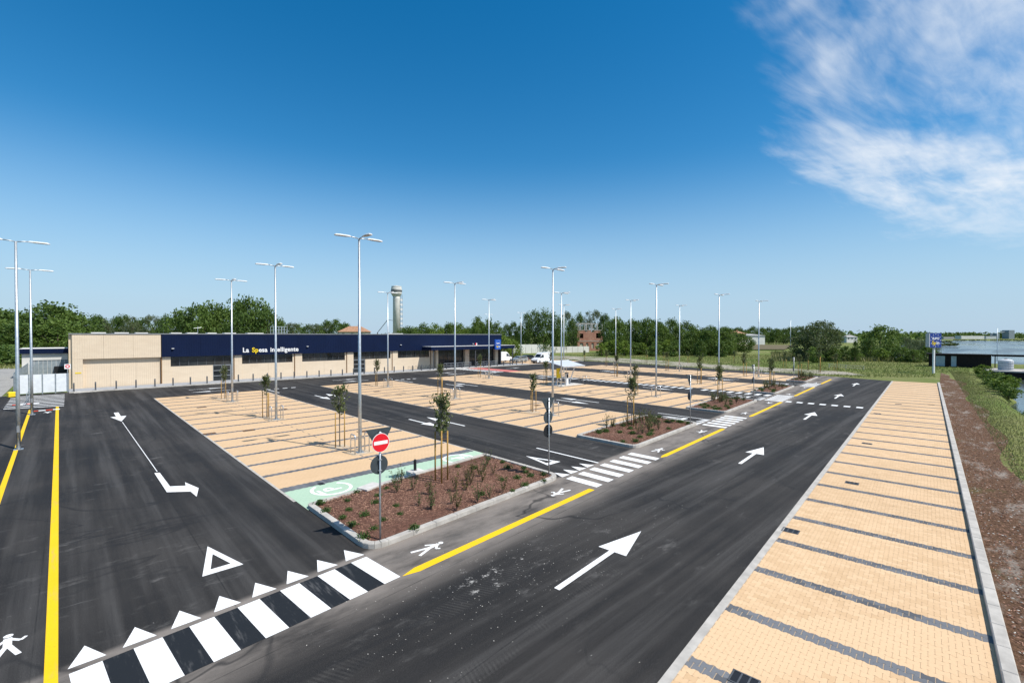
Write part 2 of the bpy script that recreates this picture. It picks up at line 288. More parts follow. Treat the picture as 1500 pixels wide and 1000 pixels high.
# ------------------------------------------------------------------ mesh helpers
class MB:
    def __init__(self): self.v = []; self.f = []
    def add(self, vs, fs):
        o = len(self.v); self.v += [tuple(p) for p in vs]; self.f += [tuple(i + o for i in f) for f in fs]; return self
    def box(self, x0, x1, y0, y1, z0, z1, M=None):
        vs = [(x, y, z) for z in (z0, z1) for x, y in ((x0, y0), (x1, y0), (x1, y1), (x0, y1))]
        if M: vs = [M @ Vector(p) for p in vs]
        return self.add(vs, [(3, 2, 1, 0), (4, 5, 6, 7), (0, 1, 5, 4), (1, 2, 6, 5), (2, 3, 7, 6), (3, 0, 4, 7)])
    def bev(self, x0, x1, y0, y1, z0, z1, b):
        """box with chamfered top edge"""
        lo = [(x0, y0), (x1, y0), (x1, y1), (x0, y1)]; hi = [(x0 + b, y0 + b), (x1 - b, y0 + b), (x1 - b, y1 - b), (x0 + b, y1 - b)]
        vs = [(x, y, z0) for x, y in lo] + [(x, y, z1 - b) for x, y in lo] + [(x, y, z1) for x, y in hi]
        fs = [(3, 2, 1, 0), (8, 9, 10, 11)] + [(k + i, k + (i + 1) % 4, k + 4 + (i + 1) % 4, k + 4 + i) for k in (0, 4) for i in range(4)]
        return self.add(vs, fs)
    def prism(self, poly, z0, z1, M=None):
        n = len(poly); vs = [(x, y, z0) for x, y in poly] + [(x, y, z1) for x, y in poly]
        if M: vs = [M @ Vector(p) for p in vs]
        return self.add(vs, [tuple(range(n - 1, -1, -1)), tuple(range(n, 2 * n))] + [(i, (i + 1) % n, n + (i + 1) % n, n + i) for i in range(n)])
    def flat(self, poly, z):
        vs = [(x, y, z) for x, y in poly]
        if len(poly) < 5: return self.add(vs, [tuple(range(len(poly)))])
        tr = tessellate_polygon([[Vector(p) for p in vs]]); fs = []
        for a, b, c in tr:
            k = (vs[b][0] - vs[a][0]) * (vs[c][1] - vs[a][1]) - (vs[b][1] - vs[a][1]) * (vs[c][0] - vs[a][0]); fs.append((a, b, c) if k > 0 else (a, c, b))
        return self.add(vs, fs)
    def tube(self, pts, r, n=8, cap=True):
        pts = [Vector(p) for p in pts]; rs = r if isinstance(r, (list, tuple)) else [r] * len(pts); base = len(self.v)
        for i, p in enumerate(pts):
            d = (pts[min(i + 1, len(pts) - 1)] - pts[max(i - 1, 0)]).normalized()
            a = d.cross(Vector((0, 0, 1))); a = a.normalized() if a.length > 1e-4 else Vector((1, 0, 0)); b = d.cross(a)
            for k in range(n):
                t = 2 * math.pi * k / n; self.v.append(tuple(p + (a * math.cos(t) + b * math.sin(t)) * rs[i]))
        for i in range(len(pts) - 1):
            for k in range(n):
                self.f.append((base + i * n + k, base + i * n + (k + 1) % n, base + (i + 1) * n + (k + 1) % n, base + (i + 1) * n + k))
        if cap:
            self.f.append(tuple(base + k for k in range(n - 1, -1, -1))); self.f.append(tuple(base + (len(pts) - 1) * n + k for k in range(n)))
        return self
    def lathe(self, prof, n=24, c=(0, 0, 0), M=None):
        base = len(self.v)
        for r, z in prof:
            for k in range(n):
                p = Vector((c[0] + r * math.cos(2 * math.pi * k / n), c[1] + r * math.sin(2 * math.pi * k / n), c[2] + z)); self.v.append(tuple(M @ p if M else p))
        for i in range(len(prof) - 1):
            for k in range(n): self.f.append((base + i * n + k, base + i * n + (k + 1) % n, base + (i + 1) * n + (k + 1) % n, base + (i + 1) * n + k))
        self.f.append(tuple(base + k for k in range(n - 1, -1, -1))); self.f.append(tuple(base + (len(prof) - 1) * n + k for k in range(n))); return self
    def mesh(self, name, mat, smooth=False):
        me = bpy.data.meshes.new(name); me.from_pydata(self.v, [], self.f); me.materials.append(MATS[mat])
        if smooth: me.polygons.foreach_set('use_smooth', [True] * len(me.polygons))
        me.update(); return me
    def build(self, name, mat, parent=None, smooth=False): return link(name, self.mesh(name, mat, smooth), parent)
def link(name, data, parent=None):
    o = bpy.data.objects.new(name, data); COL.objects.link(o)
    if parent: o.parent = parent
    return o
def tag(o, label=None, cat=None, group=None, kind=None):
    for k, v in (('label', label), ('category', cat), ('group', group), ('kind', kind)):
        if v: o[k] = v
    return o
def thing(name, loc, rz, label, cat, group=None):
    o = link(name, None); o.location = (loc[0], loc[1], loc[2] if len(loc) > 2 else 0); o.rotation_euler = (0, 0, rz); o.empty_display_size = 0.2
    return tag(o, label, cat, group)
def clone(src, loc=None, rz=None, scale=None, label=None, group=None):
    def rec(o, par):
        c = o.copy(); COL.objects.link(c); c.parent = par
        for ch in o.children: rec(ch, c)
        return c
    c = rec(src, None)
    if loc: c.location = (loc[0], loc[1], loc[2] if len(loc) > 2 else 0)
    if rz is not None: c.rotation_euler = (0, 0, rz)
    if scale: c.scale = scale if isinstance(scale, (tuple, list)) else (scale,) * 3
    if label: c['label'] = label
    if group: c['group'] = group
    return c
def text_mesh(s, size, mat, depth=0.02, bold=0.0):
    cu = bpy.data.curves.new('lettering', 'FONT'); cu.body = s; cu.size = size; cu.extrude = depth; cu.offset = bold; cu.space_character = 1.0 + 1.6 * bold
    o = bpy.data.objects.new('lettering', cu); COL.objects.link(o); bpy.context.view_layer.update()
    me = bpy.data.meshes.new_from_object(o.evaluated_get(bpy.context.evaluated_depsgraph_get())); bpy.data.objects.remove(o)
    me.materials.clear(); me.materials.append(MATS[mat]); w = max(v.co.x for v in me.vertices); return me, w
ORD = ['first', 'second', 'third', 'fourth', 'fifth', 'sixth']

# ------------------------------------------------------------------ ground, water
def gz(u, v):
    s, t = toRd(u, v)
    def ss(a, b, x): x = max(0, min(1, (x - a) / (b - a))); return x * x * (3 - 2 * x)
    h = -0.06
    wob = 0.5 * math.sin(s * 0.21) + 0.35 * math.sin(s * 0.53 + 1)
    canal = ss(-6.0 + wob, -8.6 + wob, t) * ss(121, 117, s)
    lag = ss(158, 166, s) * ss(18 + 6 * math.sin(s * 0.03), 8, t - 0.02 * s) * (1 - ss(880, 900, s))
    lag = max(lag, ss(121, 126, s) * ss(-20, -26, t) * (1 - ss(880, 900, s)))
    d = max(canal, lag)
    return h - 2.2 * d
def axis(lo, hi, dense):
    out = []; x = lo
    while x < hi:
        out.append(x); d = 0 if dense[0] <= x <= dense[1] else min(abs(x - dense[0]), abs(x - dense[1]))
        x += dense[2] + d * 0.12
    return out + [hi]
xs = axis(-1500, 2600, (-20, 175, 1.6)); ys = axis(-1800, 2400, (-25, 110, 1.6))
g = MB(); nx = len(xs)
g.v = [(x, y, gz(x, y)) for y in ys for x in xs]
g.f = [(j * nx + i, j * nx + i + 1, (j + 1) * nx + i + 1, (j + 1) * nx + i) for j in range(len(ys) - 1) for i in range(nx - 1)]
tag(g.build('ground', 'meadow', smooth=True), kind='structure')
tag(MB().flat([Rd(-40, -7), Rd(1300, 120), Rd(1300, -1500), Rd(-40, -1500)], -1.05).build('water', 'water'), kind='structure')

LOT = [Rd(-14, 3.75), Rd(86.8, 3.75), (88.5, 18), (91.3, 26.4), (91.9, 40), (96, 60), (97, 92), (70.4, 92), (70.3, 77.55), (0.1, 77.65), (0.0, 74.6), (-5.2, 74.5), (-14, 62)]
asphalt = tag(MB().flat(LOT, 0.0).build('asphalt', 'asphalt'), kind='structure')
tag(MB().flat([(-60, 50), (-14.2, 60), (-5.3, 74.7), (-5.3, 140), (-70, 150)], -0.02).build('gravel_yard', 'gravel'), kind='structure')
def band(poly): return poly
# bark strip along the car park's kerb, rubble beyond the far edge, ploughed field
def ribbon(s0, s1, n, f0, f1, z):
    m = MB(); vs = []
    for i in range(n + 1):
        s = s0 + (s1 - s0) * i / n; vs += [(*Rd(s, f0(s)), z), (*Rd(s, f1(s)), z)]
    m.add(vs, [(2 * i, 2 * i + 2, 2 * i + 3, 2 * i + 1) for i in range(n)]); return m
bark = ribbon(-14, 112, 70, lambda s: -1.38 - (0.0 if s < 88 else (s - 88) * 0.02), lambda s: -3.6 + 0.35 * math.sin(s * 0.4) + 0.3 * math.sin(s * 0.17 + 2) + (0 if s < 88 else (s - 88) * 0.05), -0.035).build('bark_strip', 'bark_ground'); tag(bark, kind='structure')
RUB = [(93, 24), (94, 40), (98, 60), (99, 92), (112, 110), (119, 88), (112, 60), (106, 40), (103, 20), (95, 15)]
rub = MB().flat(RUB, -0.04).build('rubble_patch', 'rubble'); tag(rub, kind='structure')
tag(MB().flat([PD(1085, 210), PD(1150, 210), PD(1165, 300), PD(1085, 330)], 0.3).build('ploughed_field', 'ploughed'), kind='structure')

# ------------------------------------------------------------------ painted markings
def paint(name, poly, mat='white_paint', z=0.004, parent=asphalt):
    a = sum(poly[i - 1][0] * poly[i][1] - poly[i][0] * poly[i - 1][1] for i in range(len(poly)))
    if a < 0: poly = poly[::-1]
    return MB().flat(poly, z).build(name, mat, parent)
def rect(o, d, l, w):
    """strip from o along unit vector d, length l, width w centred"""
    n = (-d[1] * w / 2, d[0] * w / 2); e = (o[0] + d[0] * l, o[1] + d[1] * l)
    return [(o[0] - n[0], o[1] - n[1]), (e[0] - n[0], e[1] - n[1]), (e[0] + n[0], e[1] + n[1]), (o[0] + n[0], o[1] + n[1])]
def loc(o, ang, pts):
    c, s = math.cos(ang), math.sin(ang); return [(o[0] + x * c - y * s, o[1] + x * s + y * c) for x, y in pts]
def arrow(o, ang, l=4.8, w=0.16, hl=1.9, hw=0.8):
    paint('arrow_marking', loc(o, ang, [(0, -w / 2), (l - hl, -w / 2), (l - hl, -hw / 2), (l, 0), (l - hl, hw / 2), (l - hl, w / 2), (0, w / 2)]))
UP = math.pi / 2
for s0, l in ((9.8, 4.8), (25.7, 4.7), (42.6, 4.6), (58.9, 4.8), (75, 4.8)): arrow(Rd(s0, 7.15), ROAD, l, 0.17, 1.95, 0.95)
for u, v0 in ((19.4, 32.2), (19.6, 52.1), (36.3, 31.6), (37.0, 52), (53.0, 31.6), (53.2, 52), (70.6, 31), (70.8, 51), (88.2, 31)): arrow((u, v0), -UP, 4.2)
for u, v0 in ((20.9, 27.0), (21.0, 47.6), (37.7, 27.3), (38.5, 47.0), (72.3, 27), (72.3, 47)): arrow((u, v0), UP, 5.0)
for (u, v) in ((10.5, 67.8), (28, 67.6), (46, 67.6), (63, 68)): arrow((u, v), 0, 4.0)
for (u, v) in ((14.2, 64.5), (32, 64.4), (50, 64.4)): arrow((u, v), math.pi, 4.0)
# first aisle: arrow, dribbled guide line, turn arrow, give-way triangle
arrow((2.9, 52.2), -UP, 5.6, 0.3, 3.0, 1.0)
paint('guide_line', rect((2.92, 46.2), (0.008, -1), 18.0, 0.035))
paint('turn_arrow_marking', [P(226, 692.5), P(234, 692), P(249, 712), P(272, 711), P(271, 706), P(291, 714.5), P(288, 727), P(279, 719.5), P(244.5, 720.5)])
def hollow_triangle(o):
    out = loc(o, 0, [(-0.5, 0), (0.5, 0), (0, 2.05)]); inn = loc(o, 0, [(-0.25, 0.3), (0.25, 0.3), (0, 1.35)])
    m = MB(); m.add([(x, y, 0.004) for x, y in out + inn], [(0, 1, 4, 3), (1, 2, 5, 4), (2, 0, 3, 5)]); m.build('give_way_marking', 'white_paint', asphalt)
for o in ((3.1, 15.05), (18.1, 15.9), (35.2, 17.2), (52.6, 18.6), (70.5, 20)): hollow_triangle(o)
for u, v0, v1 in ((19.85, 14.4, 18.8), (36.3, 15.7, 20.2), (53.9, 17.2, 21.5), (71.6, 18.7, 23)): paint('lane_line', rect((u, v0), (0, 1), v1 - v0, 0.13))
def teeth(s0, n, ds):
    for i in range(n):
        s = s0 + i * ds; paint('give_way_tooth', [Rd(s, 12.65), Rd(s + 0.58, 12.62), Rd(s + 0.32, 13.35)])
teeth(1.0, 8, 0.845); teeth(17.75, 4, 0.72); teeth(34.6, 4, 0.72); teeth(52.4, 3, 0.72)
# zebra crossings where the aisles cut the footpath
for i in range(13):
    s = 1.0 + 0.497 * i
    paint('crossing_stripe', [Rd(s, 10.72), Rd(s + 0.497, 10.72), Rd(s + 0.497, 12.45), Rd(s, 12.45)], 'white_paint' if i % 2 == 0 else 'black_paint')
for s0, n, dt in ((17.55, 7, 1.0), (34.9, 6, 1.0), (52.6, 6, 1.0), (70.3, 5, 1.1)):
    for i in range(n):
        s = s0 + i * dt * 0.985; paint('crossing_stripe', [Rd(s, 10.68), Rd(s + 0.5, 10.68), Rd(s + 0.62, 12.38), Rd(s + 0.12, 12.38)])
# zebra lane along the fourth aisle, stop line across the road
for i in range(36):
    v = 17.6 + i * 1.0
    if i % 9 != 8: paint('crossing_stripe', [(55.1, v), (56.5, v), (56.5, v + 0.5), (55.1, v + 0.5)])
for i in range(7): t = 4.3 + i * 0.95; paint('stop_dash', [Rd(52.6, t), Rd(53.4, t), Rd(53.4, t + 0.5), Rd(52.6, t + 0.5)])
# yellow edge lines
def yellow(s0, s1, w=0.28):
    pts = [Rd(s0 - 0.5, 10.70), Rd(s0, 10.70 - w / 2), Rd(s1, 10.70 - w / 2), Rd(s1, 10.70 + w / 2), Rd(s0, 10.70 + w / 2)]; paint('yellow_line', pts, 'yellow_paint')
for s0, s1 in ((8.0, 17.2), (24.6, 34.5), (41.5, 52.2), (58.6, 70.0), (75.5, 84)): yellow(s0, s1)
paint('yellow_line', [(-0.21, -6), (-0.01, -6), (-0.70, 60.3), (-0.90, 60.3)], 'yellow_paint')
paint('yellow_line', [(-1.91, 6), (-1.73, 6), (-2.42, 59.4), (-2.60, 59.4)], 'yellow_paint')
# walkers painted on the footpath
def walker(o, ang, sc=0.80):
    def st(a, b, w): d = Vector(b) - Vector(a); l = d.length; d /= l; return [(p[0] * sc, p[1] * sc) for p in rect(a, d, l, w)]
    m = MB()
    def put(pl, z): m.flat(loc(o, ang, pl), z)
    put([(sc * (0.68 + 0.10 * math.cos(k * 0.524)), sc * (0.02 + 0.10 * math.sin(k * 0.524))) for k in range(12)], 0.0043)
    for k, (a, b, w) in enumerate((((0.05, 0), (0.55, 0.02), 0.17), ((0.1, 0.02), (-0.62, 0.22), 0.12), ((0.1, -0.02), (-0.55, -0.24), 0.12), ((0.46, 0.05), (0.1, 0.30), 0.09), ((0.46, -0.03), (0.22, -0.24), 0.09), ((0.22, -0.24), (0.36, -0.34), 0.08))): put(st(a, b, w), 0.0041 + 0.0003 * k)
    m.build('walker_symbol', 'white_paint', asphalt)
for s, d in ((9.0, 0), (16.0, math.pi), (25.6, 0), (32.6, math.pi), (42.6, 0), (50.9, math.pi), (59.6, 0), (68.8, math.pi), (76.4, 0)): walker(Rd(s, 11.5), ROAD + d)
walker((-1.0, 14.45), UP); walker((-1.35, 56.5), -UP)
# hatched apron by the yard fence, red plateau at the entrance
for i in range(9):
    v = 60.6 + i * 1.4; paint('hatch_line', [(-4.3 - 0.02 * i, v + 0.9), (-0.35, v), (-0.35, v + 0.36), (-4.3 - 0.02 * i, v + 1.26)])
paint('red_plateau', [(57.6, 57.4), (60.8, 57.4), (60.8, 74), (57.6, 74)], 'red_paint')
for i in range(11): paint('crossing_stripe', [(54.6, 62.4 + i * 1.05), (57.3, 62.4 + i * 1.05), (57.3, 62.9 + i * 1.05), (54.6, 62.9 + i * 1.05)])
paint('edge_line', [(62, 74.1), (96, 74.1), (96, 74.5), (62, 74.5)]); paint('edge_line', [(0.4, 73.2), (9, 73.9), (9, 74.2), (0.4, 73.7)])
for u0, u1 in ((17.0, 23.4), (34.6, 39.8), (51, 56.6)):
    for k in range(4): paint('stop_dash', [(u0 + 0.3 + k * 1.0, 61.6), (u0 + 0.85 + k * 1.0, 61.6), (u0 + 0.85 + k * 1.0, 62.0), (u0 + 0.3 + k * 1.0, 62.0)])
    paint('lane_line', rect((u0 + 0.5, 57.2), (0, 1), 4.2, 0.13))

# ------------------------------------------------------------------ pavers: double-T blocks
def dt_outline(j=0.0024):
    """double-T block, 200 mm long across the strip (y), flanged ends"""
    a, b, l = 0.1062 - j, 0.0724 - j, 0.11 - j; c = a - 0.012
    h = [(-c, -l), (c, -l), (a, -l + 0.012), (a, -l + 0.04), (b, -l + 0.085), (b, l - 0.085), (a, l - 0.04), (a, l - 0.012), (c, l)]
    return h + [(-x, y) for x, y in h[1:][::-1]]
DT = dt_outline(); DTG = dt_outline(0.0075)
def paver_mb(m, s, t, z, frame, ol=DT):
    n = len(ol); lo = []; hi = []
    for x, y in ol:
        lo.append((*frame(s + x, t + y), z - 0.03)); hi.append((*frame(s + x, t + y), z))
    m.add(lo + hi, [tuple(range(n, 2 * n))] + [(i, (i + 1) % n, n + (i + 1) % n, n + i) for i in range(n)])
STRIP_LINES = [11.877 + 2.5004 * k for k in range(-5, 30)]
T0, T1, SEND = -1.12, 3.62, 86.6
strip = tag(MB().flat([Rd(-14, -1.12), Rd(SEND, -1.12), Rd(SEND, 3.72), Rd(-14, 3.72)], 0.0165).build('paved_strip', 'paver_bed'), kind='structure')
SPLIT = 46.0
near = []; sand = MB(); grey = MB()
rnd = random.Random(3)
for k in range(int(-3 / 0.1786), int(SPLIT / 0.1786)):
    s = k * 0.1786; isg = (k - 66) % 14 in (0, 1); off = 0.11 if k % 2 else 0.0
    for c in range(23):
        t = T0 + 0.06 + c * 0.22 - off
        if t > 3.64: continue
        z = 0.022 + rnd.uniform(-0.0015, 0.0015)
        # the 300 blocks that show largest: nearest to the lens inside the frame
        vis = s > 7.6 and (s * 0.664 - t * 0.747) / max(0.1, (s * 0.747 + t * 0.664)) < 1.08 and (s * 0.747 + t * 0.664) > 8.95
        if vis: near.append((s * 0.747 + t * 0.664, s, t, z, isg))
        else: paver_mb(grey if isg else sand, s, t, z, Rd, DTG if isg else DT)
near.sort()
for i, (d, s, t, z, isg) in enumerate(near):
    if i >= 300: paver_mb(grey if isg else sand, s, t, z, Rd, DTG if isg else DT)
pm = {}
for isg in (False, True):
    m = MB(); paver_mb(m, 0, 0, 0, lambda x, y: (x, y), DTG if isg else DT); pm[isg] = m.mesh('paver', 'grey_paver' if isg else 'sand_paver')
for d, s, t, z, isg in near[:300]:
    o = link('paver', pm[isg], strip); o.location = (*Rd(s, t), z); o.rotation_euler = (0, 0, ROAD)
tag(sand.build('sand_pavers', 'sand_paver', strip), kind='stuff'); tag(grey.build('grey_pavers', 'grey_paver', strip), kind='stuff')
MB().flat([Rd(SPLIT, T0), Rd(SEND, T0), Rd(SEND, T1), Rd(SPLIT, T1)], 0.022).build('far_paving', 'sand_paving_road', strip)
def notched(v, u0, u1, frame, z, amp=0.05, pitch=0.278):
    """grey divider: two courses of blocks, staggered column by column"""
    m = MB(); k = 0; u = u0
    while u < u1 - 0.01:
        e = min(u + 0.139, u1); o = 0.018 if k % 2 else -0.018
        m.flat([frame(u, v - 0.165 + o), frame(e, v - 0.165 + o), frame(e, v + 0.165 + o), frame(u, v + 0.165 + o)], z); u = e; k += 1
    return m
for q in STRIP_LINES:
    if q > SPLIT: notched(q, T0, T1, lambda t, s: Rd(s, t), 0.026).build('bay_divider', 'grey_paver', strip)
MB().add([(*Rd(-14, 3.57), 0.03), (*Rd(SEND, 3.57), 0.03), (*Rd(SEND, 3.76), 0.03), (*Rd(-14, 3.76), 0.03), (*Rd(-14, 3.76), 0), (*Rd(SEND, 3.76), 0)], [(0, 1, 2, 3), (3, 2, 5, 4)]).build('edging', 'concrete', strip)
def grate(parent, o, ang, z, l=0.5, w=0.36, solid=False):
    m = MB(); M = Matrix.Translation((*o, z)) @ Matrix.Rotation(ang, 4, 'Z')
    m.box(-l / 2, l / 2, -w / 2, w / 2, -0.01, 0.004, M)
    g_ = m.build('drain_cover', 'black_metal' if not solid else 'strap', parent)
    m = MB()
    for k in range(4): x = -l / 2 + 0.02 + k * (l - 0.04) / 3; m.box(x - 0.015, x + 0.015, -w / 2, w / 2, 0.002, 0.011, M)
    for y in (-w / 2, w / 2): m.box(-l / 2, l / 2, y - 0.015, y + 0.015, 0.002, 0.0115, M)
    m.build('grate_bar', 'dark_grey_metal', g_)
for x, y in ((1158, 778), (1248, 708), (1270, 650), (1090, 998), (1285, 606), (1364, 593), (1316, 592)): grate(strip, P(x, y), ROAD + UP, 0.024)
# kerb between strip and bark: one stone per metre
def kerbline(name, pts, w, h, mat='concrete', length=1.0, parent=None, kind='structure', bevel=0.02):
    """kerb stones along a polyline (stone top between the line and w to its left)"""
    root = link(name, None)
    if parent: root.parent = parent
    else: tag(root, kind=kind)
    out = []
    for i in range(len(pts) - 1):
        a, b = Vector(pts[i]), Vector(pts[i + 1]); d = b - a; l = d.length; n = max(1, round(l / length)); st = l / n; ang = math.atan2(d.y, d.x)
        m = MB().bev(0.004, st - 0.004, 0, w, -0.12, h, bevel); me = m.mesh('kerb_stone', mat)
        for k in range(n):
            o = link('kerb_stone', me, root); p = a + d.normalized() * st * k; o.location = (p.x, p.y, rnd.uniform(-0.003, 0.003)); o.rotation_euler = (0, 0, ang); out.append(o)
    return root
kerbline('kerb', [Rd(-14, -1.36), Rd(SEND + 0.2, -1.36)], 0.24, 0.16)
# brown strip litter: bark chips and pale stones near the kerb
def chips(name, mat, n, place, size, z0=0.0, parent=None):
    m = MB(); r = random.Random(n)
    for _ in range(n):
        u, v, z = place(r); a = r.uniform(0, 6.28); l = size * r.uniform(0.5, 1.3); w = l * r.uniform(0.3, 0.6); h = l * r.uniform(0.2, 0.5); tx, ty = r.uniform(-0.3, 0.3) * l, r.uniform(-0.3, 0.3) * l
        c, s = math.cos(a), math.sin(a)
        m.add([(u + l * c, v + l * s, z + z0 + tx * 0.5), (u - w * s, v + w * c, z + z0), (u - l * c, v - l * s, z + z0 - tx * 0.5), (u + w * s, v - w * c, z + z0), (u + tx, v + ty, z + z0 + h)], [(0, 1, 4), (1, 2, 4), (2, 3, 4), (3, 0, 4)])
    return tag(m.build(name, mat, parent), kind='stuff')
def on_bark(r): s = 8 + 60 * r.random() ** 1.8; return (*Rd(s, r.uniform(-3.6, -1.45)), -0.03)
chips('bark_litter', 'bark_chip', 9000, on_bark, 0.045); chips('pale_stones', 'stone_chip', 1200, lambda r: (*Rd(8 + 70 * r.random() ** 1.5, -1.45 - abs(r.gauss(0, 0.9))), -0.03), 0.035)
chips('road_crumbs', 'stone_chip', 420, lambda r: (*Rd(r.gauss(9.5, 3.2), r.gauss(8.6, 1.4)), 0.0), 0.016)

# ------------------------------------------------------------------ bay blocks, beds
BLOCKS = [(6.5, 16.7), (23.8, 34.1), (40.2, 50.4), (57.2, 67.9), (75.0, 85.3)]
LAMP_U = [11.85, 29.2, 45.9, 63.4, 80.2]
FIELD_NEAR = [20.9, 20.6, 20.9, 21.2, 22.6]
ident = lambda u, v: (u, v)
fields = []
for i, (u0, u1) in enumerate(BLOCKS):
    v0, v1 = FIELD_NEAR[i] - 1.6, 61.2
    f = tag(MB().flat([(u0, v0 if i else 18.4), (u1, v0 if i else 18.4), (u1, v1), (u0, v1)], 0.010).build('paved_bays', 'sand_paving'), kind='structure'); fields.append(f)
    MB().flat([(u0 - 0.1, v0), (u0, v0), (u0, v1 + 0.1), (u0 - 0.1, v1 + 0.1)], 0.012).build('edging', 'concrete', f); MB().flat([(u1, v0), (u1 + 0.1, v0), (u1 + 0.1, v1 + 0.1), (u1, v1 + 0.1)], 0.012).build('edging', 'concrete', f)
    v = 61.2 - 2.5
    while v > FIELD_NEAR[i] - 1.3:
        notched(v, u0, u1, ident, 0.014).build('bay_divider', 'grey_paver', f); v -= 2.5
    uc = (u0 + u1) / 2
    for k in range(int((v1 - v0) / 0.55)):
        vv = v0 + 0.3 + k * 0.55
        if k % 2 == 0: MB().flat([(uc - 0.03, vv), (uc + 0.03, vv), (uc + 0.03, vv + 0.42), (uc - 0.03, vv + 0.42)], 0.0155).build('seam_block', 'grey_paver', f)
    for (du, dv) in ((-2.6, 36.0), (-4.8, 36.6), (2.2, 44.2), (-2.8, 50.5), (3.0, 30.2)): grate(f, (uc + du, dv), 0, 0.012, 0.75, 0.5, True)
# charging bay: green paving with two painted charging emblems
green = MB().flat([(6.5, 18.0), (16.75, 19.0), (16.75, 20.75), (6.5, 20.75)], 0.0165).build('charging_bay', 'green_paving', fields[0])
notched(20.9, 6.5, 16.7, ident, 0.019).build('bay_divider', 'grey_paver', fields[0])
def emblem(o, ang):
    m = MB(); n = 30
    for k in range(n - 6):
        a0, a1 = 0.6 + 2 * math.pi * k / n, 0.6 + 2 * math.pi * (k + 1) / n
        m.flat(loc(o, ang, [(0.72 * math.cos(a0), 0.72 * math.sin(a0)), (0.86 * math.cos(a0), 0.86 * math.sin(a0)), (0.86 * math.cos(a1), 0.86 * math.sin(a1)), (0.72 * math.cos(a1), 0.72 * math.sin(a1))][::1]), 0.0205)
    e = m.build('charging_emblem', 'white_paint', fields[0])
    m = MB(); m.flat(loc(o, ang, [(0.78, -0.05), (1.12, -0.05), (1.12, 0.2), (0.78, 0.2)]), 0.022); m.build('plug_mark', 'black_paint', e)
    me, w = text_mesh('P', 1.0, 'white_paint', 0.0, 0.02); q = link('letter', me, e); q.location = (*loc(o, ang, [(-0.3, -0.35)])[0], 0.0207); q.rotation_euler = (0, 0, ang)
    m = MB(); m.flat(loc(o, ang, [(-0.55, 0.42), (0.1, 0.5), (0.12, 0.62), (-0.5, 0.60)]), 0.0212); m.build('cable_mark', 'white_paint', e)
emblem((8.15, 19.85), UP); emblem((15.1, 20.05), -UP)
# planting beds: rounded kerb of single stones round a mound of bark
def fillet(poly, radii, n=5):
    out = []
    for i, p in enumerate(poly):
        a, b, c = Vector(poly[i - 1]), Vector(p), Vector(poly[(i + 1) % len(poly)]); r = radii[i]
        if r <= 0: out.append(tuple(b)); continue
        d1, d2 = (a - b).normalized(), (c - b).normalized(); p1, p2 = b + d1 * r, b + d2 * r
        for k in range(n + 1): t = k / n; out.append(tuple((1 - t) ** 2 * p1 + 2 * t * (1 - t) * b + t * t * p2))
    return out
def inset(poly, d):
    n = len(poly); out = []
    for i in range(n):
        a, b, c = Vector(poly[i - 1]), Vector(poly[i]), Vector(poly[(i + 1) % n]); e1, e2 = (b - a).normalized(), (c - b).normalized()
        n1, n2 = Vector((-e1.y, e1.x)), Vector((-e2.y, e2.x)); k = (n1 + n2); k = k.normalized() / max(0.4, math.sqrt((1 + n1.dot(n2)) / 2)); out.append(tuple(b + k * d))
    return out
def inpoly(p, poly):
    r = False
    for i in range(len(poly)):
        a, b = poly[i - 1], poly[i]
        if (a[1] > p[1]) != (b[1] > p[1]) and p[0] < (b[0] - a[0]) * (p[1] - a[1]) / (b[1] - a[1]) + a[0]: r = not r
    return r
def vfront(u): return (12.55 + u * RS) / RC + 0.0
BEDS = []; BEDN = ['with the no entry sign', 'second from the no entry sign', 'third from the no entry sign', 'fourth from the no entry sign', 'farthest from the no entry sign']
